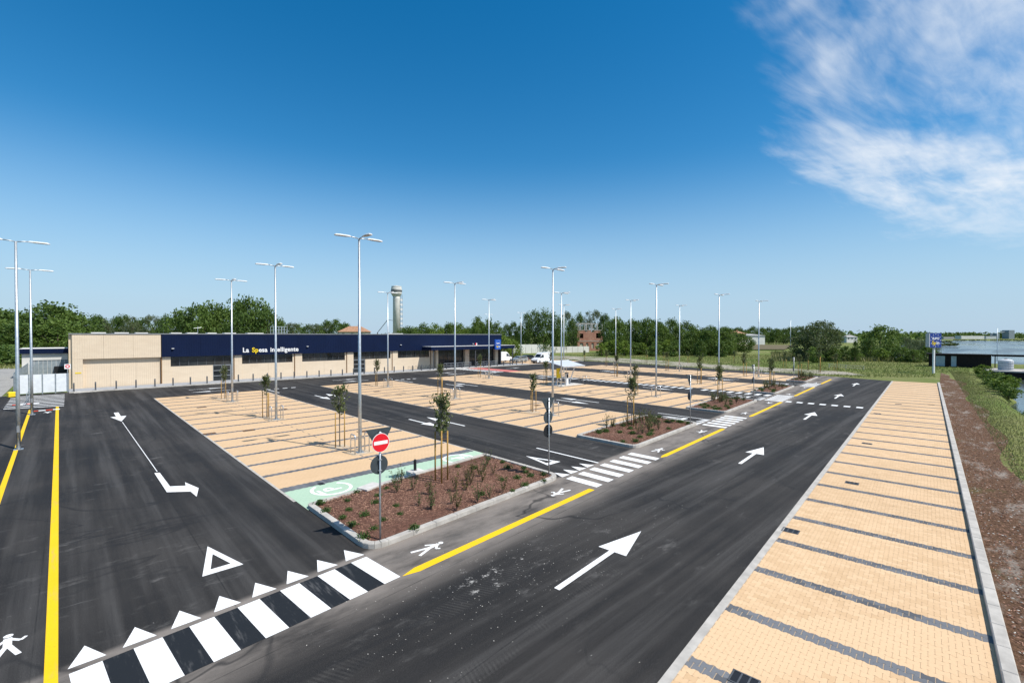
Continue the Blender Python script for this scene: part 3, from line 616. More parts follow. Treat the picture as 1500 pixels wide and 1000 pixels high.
for i, (u0, u1) in enumerate(BLOCKS):
    b0 = [18.35, 19.1, 19.7, 20.2, 21.6][i]; b1 = [19.55, 20.1, 20.6, 21.0, 22.6][i]; ua, ub = u0 + 0.05, u1 - 0.2
    corners = [(ua, vfront(ua) + 0.05), (ub, vfront(ub) + 0.05), (ub, b1), (ua, b0)]
    poly = fillet(corners, [0.7, 0.7, 0.25, 0.25])
    bed = tag(link('planting_bed', None), kind='structure')
    inn = inset(poly, 0.22); per = poly + [poly[0]]; peri = inn + [inn[0]]
    # stones: long edges cut into metre lengths, the curves into single wedges
    for k in range(len(poly)):
        a, b, c, d = (Vector(q) for q in (per[k], per[k + 1], peri[k + 1], peri[k])); l = (b - a).length; n = max(1, round(l / 1.0))
        for j in range(n):
            g0 = 0.004 / max(l, 0.1); t0, t1 = j / n + g0, (j + 1) / n - g0
            q = [a.lerp(b, t0), a.lerp(b, t1), d.lerp(c, t1), d.lerp(c, t0)]; cen = sum(q, Vector((0, 0))) / 4
            m = MB(); top = [cen + (x - cen) * 0.93 for x in q]; vsx = [(x.x, x.y, -0.1) for x in q] + [(x.x, x.y, 0.135) for x in q] + [(x.x, x.y, 0.16) for x in top]
            m.add(vsx, [(8, 9, 10, 11)] + [(e + w, e + (w + 1) % 4, e + 4 + (w + 1) % 4, e + 4 + w) for e in (0, 4) for w in range(4)]); m.build('kerb_stone', 'concrete', bed)
    m = MB(); cen = (sum(p[0] for p in poly) / len(poly), sum(p[1] for p in poly) / len(poly)); n = len(inn)
    m.add([(x, y, 0.09) for x, y in inn] + [(cen[0] + (x - cen[0]) * 0.86, cen[1] + (y - cen[1]) * 0.80, 0.15) for x, y in inn] + [(*cen, 0.17)], [(k, (k + 1) % n, n + (k + 1) % n, n + k) for k in range(n)] + [(n + k, n + (k + 1) % n, 2 * n) for k in range(n)])
    m.build('mulch', 'mulch', bed, True)
    BEDS.append((poly, inn, bed))
    def put(r, inn=inn, u0=u0, u1=u1, cen=cen):
        while True:
            p = (r.uniform(u0, u1), r.uniform(12, 24))
            if inpoly(p, inn):
                q = max(abs(p[0] - cen[0]) / ((u1 - u0) / 2 - 0.3), abs(p[1] - cen[1]) / 2.4); return (*p, 0.165 - 0.015 * min(q, 0.8) - 0.2 * max(0, q - 0.8))
    chips('bark_chips', 'bark_chip', [14000, 4500, 2500, 1500, 1000][i], put, [0.038, 0.045, 0.05, 0.06, 0.06][i], parent=bed)
# concrete slab, charge post on the first bed
MB().prism(loc(P(542, 718), 0.3, [(-0.45, -0.3), (0.45, -0.3), (0.45, 0.3), (-0.45, 0.3)]), 0.12, 0.20).build('stone_slab', 'concrete_pale', BEDS[0][2])
cp = thing('charging_post', (*P(608, 694), 0.02), 0, 'short black charging post on a pale concrete foot behind the bark bed', 'charging post')
MB().bev(-0.35, 0.35, -0.25, 0.25, 0, 0.16, 0.02).build('foot', 'concrete_pale', cp); MB().lathe([(0.07, 0.16), (0.07, 0.62), (0.05, 0.68)], 12).build('post', 'black_metal', cp); MB().lathe([(0.1, 0.155), (0.1, 0.175)], 12).build('collar', 'chrome', cp)

# ------------------------------------------------------------------ store
st = thing('store_building', (0, 77.7, 0), 0, 'long low store with tan ribbed panels and navy fascia', 'building')
TOP = 6.85
def sbox(name, mat, x0, x1, y0, y1, z0, z1, parent=st): return MB().box(x0, x1, y0, y1, z0, z1).build(name, mat, parent)
sbox('rear_volume', 'tan_panel', 0.05, 70.2, 0.5, 38, 0, 6.35); sbox('roof', 'roof_grey', 0.1, 70.1, 0.55, 37.9, 6.352, 6.45)
sbox('side_wall', 'tan_panel', 0.0, 0.3, 0.0, 38, 0, TOP - 0.12)
# left closed volume: lower wall set back under the upper panel
for k in range(3): sbox('upper_panel', 'tan_panel', 0.3 + k * 2.88, 0.3 + (k + 1) * 2.88 - 0.012, -0.35, 0.5, 3.70, TOP - 0.12)
sbox('pier', 'tan_panel', 0.302, 1.25, -0.34, 0.5, 0, 3.69)
for k in range(3): sbox('lower_panel', 'tan_panel', 1.25 + k * 2.56, 1.25 + (k + 1) * 2.56 - 0.012, 0.06, 0.5, 0, 3.69)
sbox('downpipe', 'strap', 8.92, 9.04, -0.2, -0.05, 0.1, 3.7)
# navy fascia in cladding sheets
k = 9.0
while k < 70.1:
    e = min(k + 4.36, 70.2); sbox('fascia_sheet', 'navy_panel', k + 0.006, e - 0.006, -0.38, 0.5, 3.70, TOP - 0.12); k = e
for a, b in ((0.0, 9.0), (9.0, 24.4), (24.41, 39.6), (39.61, 54.8), (54.81, 70.25)): sbox('coping', 'mid_grey_metal', a, b, -0.42, 0.56, TOP - 0.118, TOP)
# window modules
def window(x0, x1, z0, z1, y=0.16, parent=st, step=1.05):
    n = max(1, round((x1 - x0) / step)); w = (x1 - x0) / n
    fr = MB(); fr.box(x0, x1, y - 0.06, y + 0.05, z0, z0 + 0.07); fr.box(x0, x1, y - 0.06, y + 0.05, z1 - 0.07, z1)
    for k in range(n + 1): x = x0 + k * w; fr.box(max(x0, x - 0.035), min(x1, x + 0.035), y - 0.055, y + 0.045, z0 + 0.07, z1 - 0.07)
    f = fr.build('window_frame', 'dark_grey_metal', parent)
    for k in range(n): MB().box(x0 + k * w + 0.036, x0 + (k + 1) * w - 0.036, y - 0.005 + 0.003 * (k % 3), y + 0.02, z0 + 0.072, z1 - 0.072).build('pane', 'dark_glass', f)
def door(x0, x1, parent=st):
    fr = MB()
    for x in (x0, (x0 + x1) / 2 - 0.05, x1 - 0.1): fr.box(x, x + 0.1, 0.08, 0.2, 0, 2.35)
    for z in (0, 0.75, 1.5, 2.25): fr.box(x0 + 0.1, x1 - 0.1, 0.09, 0.19, z, z + 0.1)
    d = fr.build('door', 'mid_grey_metal', parent); MB().box(x0 + 0.1, x1 - 0.1, 0.13, 0.16, 0.1, 2.25).build('pane', 'dark_glass', d); MB().tube([(x0 + 1.0, 0.05, 0.9), (x0 + 1.0, 0.05, 1.3)], 0.02).build('handle', 'chrome', d)
MOD = [(9.04, 17.5, 10.0, (14.9, 17.2)), (17.62, 26.0, 18.6, None), (26.12, 34.55, 27.2, None), (34.67, 43.2, 35.8, (35.8, 38.0)), (43.32, 51.6, 44.4, None)]
for a, b, w0, dr in MOD:
    sbox('pilaster', 'tan_panel', a, w0, -0.12, 0.5, 0, 3.69)
    window(w0, b - 0.25, 2.36, 3.69)
    lo, hi = w0, b - 0.25
    if dr:
        door(*dr)
        if dr[0] > w0 + 1: sbox('wall_panel', 'tan_panel', w0 + 0.005, dr[0], -0.05, 0.5, 0, 2.355)
        else: sbox('wall_panel', 'tan_panel', dr[1], b - 0.25, -0.05, 0.5, 0, 2.355)
    else:
        h = (lo + hi) / 2; sbox('wall_panel', 'tan_panel', lo + 0.005, h - 0.006, -0.05, 0.5, 0, 2.355); sbox('wall_panel', 'tan_panel', h + 0.006, hi, -0.05, 0.5, 0, 2.355)
    sbox('end_post', 'tan_panel', b - 0.245, b, -0.05, 0.5, 0, 3.69); MB().box(b + 0.005, b + 0.11, -0.14, -0.03, 0.05, 3.69).build('downpipe', 'strap', st)
    for zz in (1.0, 2.6): pass
sbox('pilaster', 'tan_panel', 51.72, 52.3, -0.2, 0.5, 0, 3.69); sbox('pilaster', 'tan_panel', 52.6, 53.1, -0.6, 0.4, 0, 3.72)
window(53.1, 60.0, 0.1, 3.69, 0.3, step=0.98); sbox('pilaster', 'tan_panel', 60.0, 61.1, -0.35, 0.5, 0, 3.69); window(61.1, 68.4, 0.1, 3.69, 0.3, step=1.0); sbox('pilaster', 'tan_panel', 68.4, 69.2, -0.35, 0.5, 0, 3.69); sbox('corner_post', 'dark_grey_metal', 69.9, 70.2, -0.3, 0.5, 0, 3.69); window(69.2, 69.9, 0.1, 3.69, 0.3)
# canopy over the entrance
cn = MB().box(49.6, 71.4, -3.4, -0.39, 3.76, 4.40).build('canopy', 'navy_panel', st)
MB().box(49.55, 71.45, -3.45, -0.385, 4.402, 4.47).build('canopy_edge', 'sign_grey', cn); MB().box(70.25, 71.4, -0.385, 4.0, 3.76, 4.40).build('canopy_return', 'navy_panel', cn)
for x in (50.2, 60.4, 70.9): MB().box(x, x + 0.16, -3.2, -3.04, 0.12, 3.76).build('canopy_post', 'dark_grey_metal', cn)
for x in (10.2, 27.9, 44.8, 62.0):
    wl = MB().box(x - 0.14, x + 0.14, -0.62, -0.385, 4.78, 4.86).build('wall_light', 'lamp_white', st); MB().box(x - 0.06, x + 0.06, -0.5, -0.385, 4.66, 4.78).build('bracket', 'black_metal', wl)
sbox('warning_box', 'sign_red', 62.6, 62.85, -0.55, -0.385, 4.55, 4.95); sbox('warning_plate', 'sign_white', 62.86, 63.1, -0.5, -0.385, 4.5, 4.95)
sbox('yellow_plate', 'sign_yellow', 0.55, 1.1, -0.36, -0.345, 1.95, 2.1)
# lettering on the fascia
x = 18.6
for s, mt in (('La', 'sign_white'), ('Sp', 'sign_yellow'), ('esa', 'sign_white'), ('intelligente', 'sign_white')):
    me, w = text_mesh(s, 0.95, mt, 0.04, 0.022); o = link('lettering', me, st); o.location = (x, -0.43, 4.1); o.rotation_euler = (R(90), 0, 0)
    o.scale = (0.95, 1, 1); x += w * 0.95 + (0.40 if s in ('La', 'esa') else 0.05)
# rooftop fittings
for k, (u, y, w) in enumerate([(2.2, 6, 1.5), (4.6, 6, 1.5), (6.9, 7, 1.4), (11, 7, 1.3), (13, 7, 1.3), (15.6, 7, 1.2), (18.0, 7.5, 1.6), (21.4, 8, 2.4), (49, 12, 3.6)]):
    sbox('skylight', 'plaster_white', u, u + w, y, y + 1.6, 6.45, 7.0)
cage = thing('roof_cage', (25.2, 85.2, 6.45), 0, 'pale open metal cage standing on the store roof', 'cage')
m = MB()
for i in range(6):
    for j in (0, 1.6): MB().box(i * 0.44 - 0.025, i * 0.44 + 0.025, j, j + 0.05, 0, 1.7).build('upright', 'galvanised', cage)
m = MB()
for z in (0.6, 1.1, 1.6):
    for j in (-0.03, 1.63): m.box(-0.03, 2.23, j, j + 0.05, z, z + 0.05)
    for i in (-0.08, 2.23): m.box(i, i + 0.05, -0.03, 1.68, z, z + 0.05)
m.build('rail', 'galvanised', cage)
ant = thing('roof_antenna', (14.2, 84, 6.45), 0, 'thin mast with cross arm on the store roof', 'antenna'); MB().tube([(0, 0, 0), (0, 0, 1.5)], 0.03, 6).build('mast', 'galvanised', ant); MB().tube([(-0.5, 0, 1.2), (0.5, 0, 1.35)], 0.02, 6).build('arm', 'galvanised', ant)
# star emblem boards: blue square, ring of stars, two lines of letters
def star(cx, cz, r, y): return [(cx + (r if k % 2 == 0 else r * 0.42) * math.sin(k * math.pi / 5), cz + (r if k % 2 == 0 else r * 0.42) * math.cos(k * math.pi / 5)) for k in range(10)]
def logo_board(root, w, h, d, z0, mat):
    b = MB(); r = w * 0.08
    pl = fillet([(-w / 2, z0), (w / 2, z0), (w / 2, z0 + h), (-w / 2, z0 + h)], [r] * 4, 4)
    M = Matrix(((1, 0, 0, 0), (0, 0, -1, d / 2), (0, 1, 0, 0), (0, 0, 0, 1))); b.prism(pl, 0, d, M); bd = b.build('board', mat, root)
    for k in range(12):
        a = 2 * math.pi * k / 12; m = MB(); m.prism(star(0.42 * w * math.sin(a) * (1.0 if k % 3 else 0.98), z0 + h / 2 + 0.42 * h * math.cos(a), 0.042 * w, 0), 0, 0.02, Matrix(((1, 0, 0, 0), (0, 0, -1, -d / 2), (0, 1, 0, 0), (0, 0, 0, 1)))); m.build('star', 'sign_white', bd)
    for s, mt, sz, zz, xo in (('EURO', 'sign_white', 0.22, 0.55, -0.29), ('Sp', 'sign_yellow', 0.34, 0.22, -0.30), ('in', 'sign_white', 0.34, 0.22, 0.06)):
        me, wd = text_mesh(s, sz * w, mt, 0.012, 0.008 * w); q = link('lettering', me, bd); q.location = (xo * w, -d / 2 - 0.014, z0 + zz * h); q.rotation_euler = (R(90), 0, 0)
lb = thing('emblem_board', (66.0, 73.95, 0), 0, 'bright blue star emblem board fixed on the entrance canopy edge', 'sign')
logo_board(lb, 1.55, 2.1, 0.4, 3.62, 'blue_sign'); MB().box(-0.5, 0.5, 0.2, 0.3, 3.9, 4.3).build('bracket', 'dark_grey_metal', lb)
py = thing('pylon_sign', (*Rd(110.6, -0.9), -0.05), -R(32), 'tall pylon with dark blue star emblem board on a white pole', 'sign')
logo_board(py, 2.55, 2.55, 0.55, 4.5, 'pylon_blue'); MB().box(-0.14, 0.14, -0.12, 0.12, 0, 4.51).build('pole', 'lamp_white', py); MB().box(-1.42, -1.28, -0.3, 0.3, 4.6, 7.0).build('side_cover', 'sign_grey', py)

# pavement before the store, bollards, racks, rails
walk = tag(MB().bev(0.0, 75.5, 73.62, 77.58, -0.05, 0.13, 0.015).build('pavement', 'sidewalk'), kind='structure')
kerbline('kerb', [(0, 73.4), (75.5, 73.4)], 0.215, 0.135)
b0 = thing('bollard', (0.4, 73.85, 0.13), 0, 'dark grey square bollard in the row along the store pavement', 'bollard', 'bollards along the store pavement')
MB().bev(-0.07, 0.07, -0.07, 0.07, 0, 0.98, 0.02).build('post', 'dark_grey_metal', b0); MB().box(-0.075, 0.075, -0.075, 0.075, 0.80, 0.85).build('band', 'mid_grey_metal', b0); MB().box(-0.11, 0.11, -0.11, 0.11, 0, 0.015).build('base_plate', 'dark_grey_metal', b0)
for k in range(1, 40): clone(b0, (0.4 + k * 1.87, 73.85, 0.13))
def hoop(m, x, y0, y1, h, r=0.022, n=6):
    w = (y1 - y0) / 2; pts = [(x, y0, 0), (x, y0, h - 0.1), (x, y0 + 0.03, h - 0.03), (x, y0 + 0.1, h), (x, y1 - 0.1, h), (x, y1 - 0.03, h - 0.03), (x, y1, h - 0.1), (x, y1, 0)]; m.tube(pts, r, n); return m
rk = thing('bicycle_rack', (46.2, 76.6, 0.13), 0, 'row of low dark bicycle hoops against the tan store wall', 'bicycle rack')
for k in range(7): hoop(MB(), k * 0.75, -0.35, 0.35, 0.62).build('hoop', 'black_metal', rk, True)
MB().box(-0.2, 4.7, -0.38, -0.33, 0.0, 0.04).build('base_rail', 'black_metal', rk)
for kx, (x0, x1) in enumerate(((53.6, 60.4), (61.8, 67.6))):
    tr = thing('trolley_rail', (x0, 75.9, 0.13), 0, ['pale metal trolley rail outside the entrance windows left of the doors', 'pale metal trolley rail outside the glazing under the emblem board'][kx], 'railing')
    for z in (0.45, 0.9): MB().tube([(0, 0, z), (x1 - x0, 0, z)], 0.035, 8).build('rail', 'chrome', tr)
    for k in range(5): MB().tube([(k * (x1 - x0) / 4, 0, 0), (k * (x1 - x0) / 4, 0, 0.92)], 0.03, 8).build('post', 'chrome', tr)

# ------------------------------------------------------------------ lamp posts
def lamp(label, group, dirs, ht=12.0):
    t = thing('lamp_post', (0, 0, 0), 0, label, 'lamp post', group)
    MB().tube([(0, 0, 0), (0, 0, 3), (0, 0, ht)], [0.10, 0.09, 0.055], 12).build('pole', 'galvanised', t, True)
    MB().box(-0.2, 0.2, -0.2, 0.2, 0.0, 0.03).build('base_plate', 'galvanised', t); MB().box(-0.06, 0.06, -0.115, -0.075, 1.0, 1.35).build('hatch', 'mid_grey_metal', t)
    for a in dirs:
        d = Vector((math.cos(a), math.sin(a), 0)); MB().tube([(0, 0, ht - 0.02), tuple(d * 0.25 + Vector((0, 0, ht + 0.02))), tuple(d * 0.6 + Vector((0, 0, ht + 0.05)))], 0.03, 8).build('arm', 'galvanised', t, True)
        m = MB(); M = Matrix.Translation((0, 0, ht + 0.05)) @ Matrix.Rotation(a, 4, 'Z') @ Matrix.Rotation(0.02, 4, 'Y')
        pl = [(0.5, -0.07), (0.75, -0.14), (1.15, -0.155), (1.38, -0.10), (1.42, 0), (1.38, 0.10), (1.15, 0.155), (0.75, 0.14), (0.5, 0.07)]; n = len(pl)
        vsx = [(x, y, -0.025) for x, y in pl] + [(x, y, 0.015) for x, y in pl] + [(0.95 + (x - 0.95) * 0.85, y * 0.65, 0.055) for x, y in pl]
        m.add([M @ Vector(p) for p in vsx], [tuple(range(n - 1, -1, -1)), tuple(range(2 * n, 3 * n))] + [(e + i, e + (i + 1) % n, e + n + (i + 1) % n, e + n + i) for e in (0, n) for i in range(n)]); h = m.build('lamp_head', 'lamp_white', t)
        m = MB(); m.box(0.72, 1.3, -0.11, 0.11, -0.038, -0.0255, M); m.build('lamp_lens', 'lamp_glass', h)
    return t
GL = 'lamp posts of the car park'
LV = [25.2, 39.4, 53.2]; LPOS = ['nearest its bark bed', 'mid block', 'nearest the store']
proto3 = None; guard0 = None
pads = []
LAMPS = [[(11.85, 24.9), (11.75, 39.2), (11.75, 52.7)], [(28.85, 25.5), (29.3, 39.5), (29.6, 54.2)], [(45.8, 25.7), (46.0, 39.2), (46.8, 54.4)], [(63.3, 26.3), (63.5, 40.0), (64.4, 54.3)], [(79.6, 26.8), (81.0, 40.8), (82.0, 55.2)]]
for i in range(5):
    for j, (u, v) in enumerate(LAMPS[i]):
        lab = f'three-headed lamp post, {ORD[i]} bay block from the yellow lines, {LPOS[j]}'
        if proto3 is None: proto3 = lamp(lab, GL, (0, math.pi, -math.pi / 2)); proto3.location = (u, v, 0.012)
        else: clone(proto3, (u, v, 0.012), label=lab)
        MB().flat([(u - 0.6, v - 0.5), (u + 0.6, v - 0.5), (u + 0.6, v + 0.5), (u - 0.6, v + 0.5)], 0.0185).build('concrete_pad', 'concrete_pad', fields[i])
        glab = f'chromed lamp guard, {ORD[i]} bay block from the yellow lines, {LPOS[j]}'
        if guard0 is None:
            guard0 = thing('lamp_guard', (u, v, 0.019), 0, glab, 'guard rail', 'hoop guards round the lamp posts')
            for x in (-0.42, 0.42): hoop(MB(), x, -0.28, 0.28, 1.05, 0.036, 8).build('hoop', 'chrome', guard0, True)
            MB().tube([(-0.42, 0.26, 0.72), (0.42, 0.26, 0.72)], 0.022, 8).build('cross_bar', 'chrome', guard0, True)
        else: clone(guard0, (u, v, 0.019), label=glab)
pl = lamp('galvanised two-headed lamp post on the left yellow line, nearer the zebra crossing', 'lamp posts along the left yellow line', (0, math.pi)); pl.location = (-2.15, 39.2, 0)
clone(pl, (-2.25, 55.6, 0), label='galvanised two-headed lamp post on the left yellow line, nearer the yard fence')
for (u, v), lb_ in (((79.5, 92.5), 'galvanised two-headed lamp post behind the parked vans'), ((78.8, 79.8), 'galvanised two-headed lamp post standing among the parked vans'), ((160, 100), 'galvanised two-headed lamp post out in the rubble meadow'), (PD(1158, 170), 'galvanised two-headed lamp post far off among the bushes')): clone(pl, (u, v, 0), label=lb_)
fl = clone(pl, (*PD(1461, 118), -0.05), scale=0.7, label='small lamp post by the dark shed and canal')

# ------------------------------------------------------------------ foliage
def leaf_cards(m, pts, size, r, up=0.3):
    for p in pts:
        n = Vector((r.gauss(0, 1), r.gauss(0, 1), r.gauss(0, 1) + up)).normalized(); a = n.cross(Vector((r.gauss(0, 1), r.gauss(0, 1), r.gauss(0, 1)))).normalized(); b = n.cross(a); s = size * r.uniform(0.6, 1.4); w = s * r.uniform(0.45, 0.8); p = Vector(p)
        m.add([p - a * s, p + b * w, p + a * s, p - b * w], [(0, 1, 2, 3)])
def crown_pts(n, r, clumps, shape):
    """points gathered in clumps filling an uneven crown; shape(h) = relative radius at relative height h"""
    cs = []
    for _ in range(clumps):
        h = r.random(); a = r.uniform(0, 6.283); rad = shape(h) * (0.35 + 0.65 * math.sqrt(r.random())); cs.append((rad * math.cos(a), rad * math.sin(a), h, r.uniform(0.10, 0.24)))
    out = []
    for _ in range(n):
        c = r.choice(cs); q = Vector((r.gauss(0, 1), r.gauss(0, 1), r.gauss(0, 1))).normalized() * (r.random() ** 0.4) * c[3]; out.append((c[0] + q.x, c[1] + q.y, c[2] + q.z * 0.7))
    return out
# young trees with three stakes
def young(label, group, seed, three=True):
    r = random.Random(seed); t = thing('young_tree', (0, 0, 0), 0, label, 'tree', group)
    MB().tube([(0, 0, 0), (0.02, 0.01, 1.2), (0, 0.02, 2.3), (0.03, 0, 3.6)], [0.035, 0.03, 0.024, 0.006], 7).build('trunk', 'bark_grey', t, True)
    m = MB(); pts = []; br = MB()
    for k in range(62):
        h = r.random() ** 0.8; z0 = 1.75 + h * 1.5; a = r.uniform(0, 6.28); ln = (0.30 + 0.42 * math.sin(math.pi * min(1, 0.25 + h * 0.7))) * r.uniform(0.6, 1.15); tip = Vector((math.cos(a) * ln * 0.62, math.sin(a) * ln * 0.62, z0 + ln * r.uniform(0.5, 1.35)))
        br.tube([(0, 0, z0), tuple(tip)], [0.009, 0.003], 4, False)
        for q in range(15): f = r.uniform(0.2, 1.05); pts.append(tuple(Vector((0, 0, z0)).lerp(tip, f) + Vector((r.gauss(0, 0.035), r.gauss(0, 0.035), r.gauss(0, 0.04)))))
    leaf_cards(m, pts, 0.056, r); br.build('branch', 'bark_grey', t); m.build('crown', 'leaf_young', t)
    for k in range(3 if three else 2):
        a = 0.9 + k * 2.094; x, y = 0.29 * math.cos(a), 0.29 * math.sin(a); sk = MB().tube([(x, y, 0), (x, y, 2.05 + 0.1 * (k % 2))], 0.033, 8).build('stake', 'stake_wood', t, True)
        MB().tube([(x, y, 1.72), (0, 0, 1.75)], 0.012, 5).build('tie', 'strap', t)
    return t
GT = 'young staked trees in the car park'
yt = [young('x', GT, 11), young('x', GT, 12), young('x', GT, 13, False)]
used = [False] * 3
TV = [27.4, 41.3, 56.0]; kk = 0
def place_young(p, rz, sc, label):
    global kk
    q = kk % 3; kk += 1
    if not used[q]: used[q] = True; o = yt[q]; o.location = p; o.rotation_euler = (0, 0, rz); o.scale = (sc,) * 3; o['label'] = label
    else: clone(yt[q], p, rz, sc, label)
YOUNG = [[(11.6, 27.0), (11.5, 40.8), (11.7, 55.7)], [(29.0, 27.9), (28.6, 41.1), (29.2, 56.3)], [(45.1, 27.8), (46.0, 41.9), (46.5, 56.2)], [(61.8, 28.2), (62.9, 42.2), (64.0, 57.0)], [(78.3, 28.5), (80.6, 43.0), (82.5, 57.8)]]
for i in range(5):
    for j, (u, v) in enumerate(YOUNG[i]):
        place_young((u, v, 0.012), rnd.uniform(0, 6.28), rnd.uniform(0.9, 1.08), f'young staked tree, {ORD[i]} bay block from the yellow lines, {LPOS[j]}')
        MB().flat([(u - 0.65, v - 0.5), (u + 0.45, v - 0.5), (u + 0.45, v + 0.5), (u - 0.65, v + 0.5)], 0.0185).build('concrete_pad', 'concrete_pad', fields[i])
for i, p in enumerate(((11.9, 17.05), (29.2, 18.3), (46.8, 19.4), (63.8, 20.0), (81.5, 21.6))):
    place_young((*p, 0.13), rnd.uniform(0, 6.28), 1.08 if i == 0 else 1.0, f'young staked tree growing in the bark bed {BEDN[i]}')
# low shrubs and wispy shrubs in the beds
def low_shrub(seed):
    r = random.Random(seed); t = thing('low_shrub', (0, 0, 0), 0, 'x', 'shrub'); m = MB(); pts = [(r.gauss(0, 0.10), r.gauss(0, 0.10), abs(r.gauss(0.08, 0.055))) for _ in range(190)]; leaf_cards(m, pts, 0.036, r, 0.8); m.build('foliage', 'leaf_shrub', t)
    m = MB(); [m.tube([(0, 0, 0), (r.uniform(-0.13, 0.13), r.uniform(-0.13, 0.13), 0.17)], [0.006, 0.003], 4, False) for _ in range(7)]; m.build('stem', 'bark', t); return t
def wisp(seed):
    r = random.Random(seed); t = thing('wispy_shrub', (0, 0, 0), 0, 'x', 'shrub'); m = MB(); st_ = MB(); pts = []
    for _ in range(13):
        a = r.uniform(0, 6.28); d = r.uniform(0.08, 0.34); h = r.uniform(0.45, 0.95); tip = (d * math.cos(a), d * math.sin(a), h); st_.tube([(0, 0, 0), (tip[0] * 0.4, tip[1] * 0.4, h * 0.55), tip], [0.006, 0.004, 0.002], 4, False)
        for q in range(11): f = r.uniform(0.25, 1.0); pts.append((tip[0] * f + r.gauss(0, 0.02), tip[1] * f + r.gauss(0, 0.02), h * f))
    leaf_cards(m, pts, 0.030, r); st_.build('stem', 'bark', t); m.build('foliage', 'leaf_rust' if seed % 2 else 'leaf_young', t); return t
lows = [low_shrub(s) for s in (1, 2, 3)]; wisps = [wisp(s) for s in (4, 5, 6, 7)]
fresh = {id(o): True for o in lows + wisps}
def place(src, p, rz, sc, label, group):
    if fresh.get(id(src)): fresh[id(src)] = False; src.location = p; src.rotation_euler = (0, 0, rz); src.scale = (sc,) * 3; src['label'] = label; src['group'] = group
    else: clone(src, p, rz, sc, label, group)
Z5 = [(205, 325), (275, 405), (440, 475), (545, 555), (490, 300), (510, 395), (675, 450), (590, 210), (770, 590), (670, 680), (905, 170), (810, 250), (785, 320), (865, 500), (1000, 355), (1040, 440), (1190, 590)]
Z6 = [(650, 75), (790, 105), (850, 160), (1005, 165), (1025, 210), (1070, 245), (1200, 225), (940, 265), (1020, 335), (1205, 290), (890, 395), (790, 285), (505, 170), (345, 150), (580, 430)]
W6 = [(60, 430), (75, 570), (320, 400), (335, 580), (430, 290), (480, 230), (560, 250), (590, 300), (640, 130), (700, 230), (430, 380), (660, 460), (540, 500), (800, 400), (290, 520), (470, 330), (610, 200)]
W5 = [(990, 130), (1060, 110), (1180, 190), (1240, 350), (1370, 240), (1370, 390), (1010, 210)]
for a, b in Z5: place(rnd.choice(lows), (*P(440 + a / 7.145, 692 + b / 7.145, 0.14), 0.13), rnd.uniform(0, 6), rnd.uniform(0.6, 0.95), 'low green shrub in the bark bed with the no entry sign', 'low shrubs in the first bed')
for a, b in Z6: place(rnd.choice(lows), (*P(620 + a / 6.818, 662 + b / 6.818, 0.14), 0.13), rnd.uniform(0, 6), rnd.uniform(0.6, 0.95), 'low green shrub in the bark bed with the no entry sign', 'low shrubs in the first bed')
for a, b in W6: place(rnd.choice(wisps), (*P(620 + a / 6.818, 662 + b / 6.818, 0.14), 0.13), rnd.uniform(0, 6), rnd.uniform(0.65, 1.05), 'wispy upright shrub in the bark bed with the no entry sign', 'wispy shrubs in the first bed')
for a, b in W5: place(rnd.choice(wisps), (*P(440 + a / 7.145, 692 + b / 7.145, 0.14), 0.13), rnd.uniform(0, 6), rnd.uniform(0.65, 1.05), 'wispy upright shrub in the bark bed with the no entry sign', 'wispy shrubs in the first bed')
for i in range(1, 5):
    poly, inn, bed = BEDS[i]; r = random.Random(40 + i); vb = [p[1] for p in inn]; ub_ = [p[0] for p in inn]
    for k in range(58):
        p = (r.uniform(min(ub_), max(ub_)), r.uniform(min(vb), max(vb)))
        if not inpoly(p, inset(inn, 0.15)): continue
        fr = (p[0] - min(ub_)) / (max(ub_) - min(ub_))
        if fr > 0.28 and fr < 0.80 and r.random() < 0.75: place(r.choice(wisps), (*p, 0.13), r.uniform(0, 6), r.uniform(0.85, 1.35), f'wispy upright shrub in the bark bed {BEDN[i]}', f'wispy shrubs in the {ORD[i]} bed')
        else: place(r.choice(lows), (*p, 0.13), r.uniform(0, 6), r.uniform(0.8, 1.2), f'low green shrub in the bark bed {BEDN[i]}', f'low shrubs in the {ORD[i]} bed')

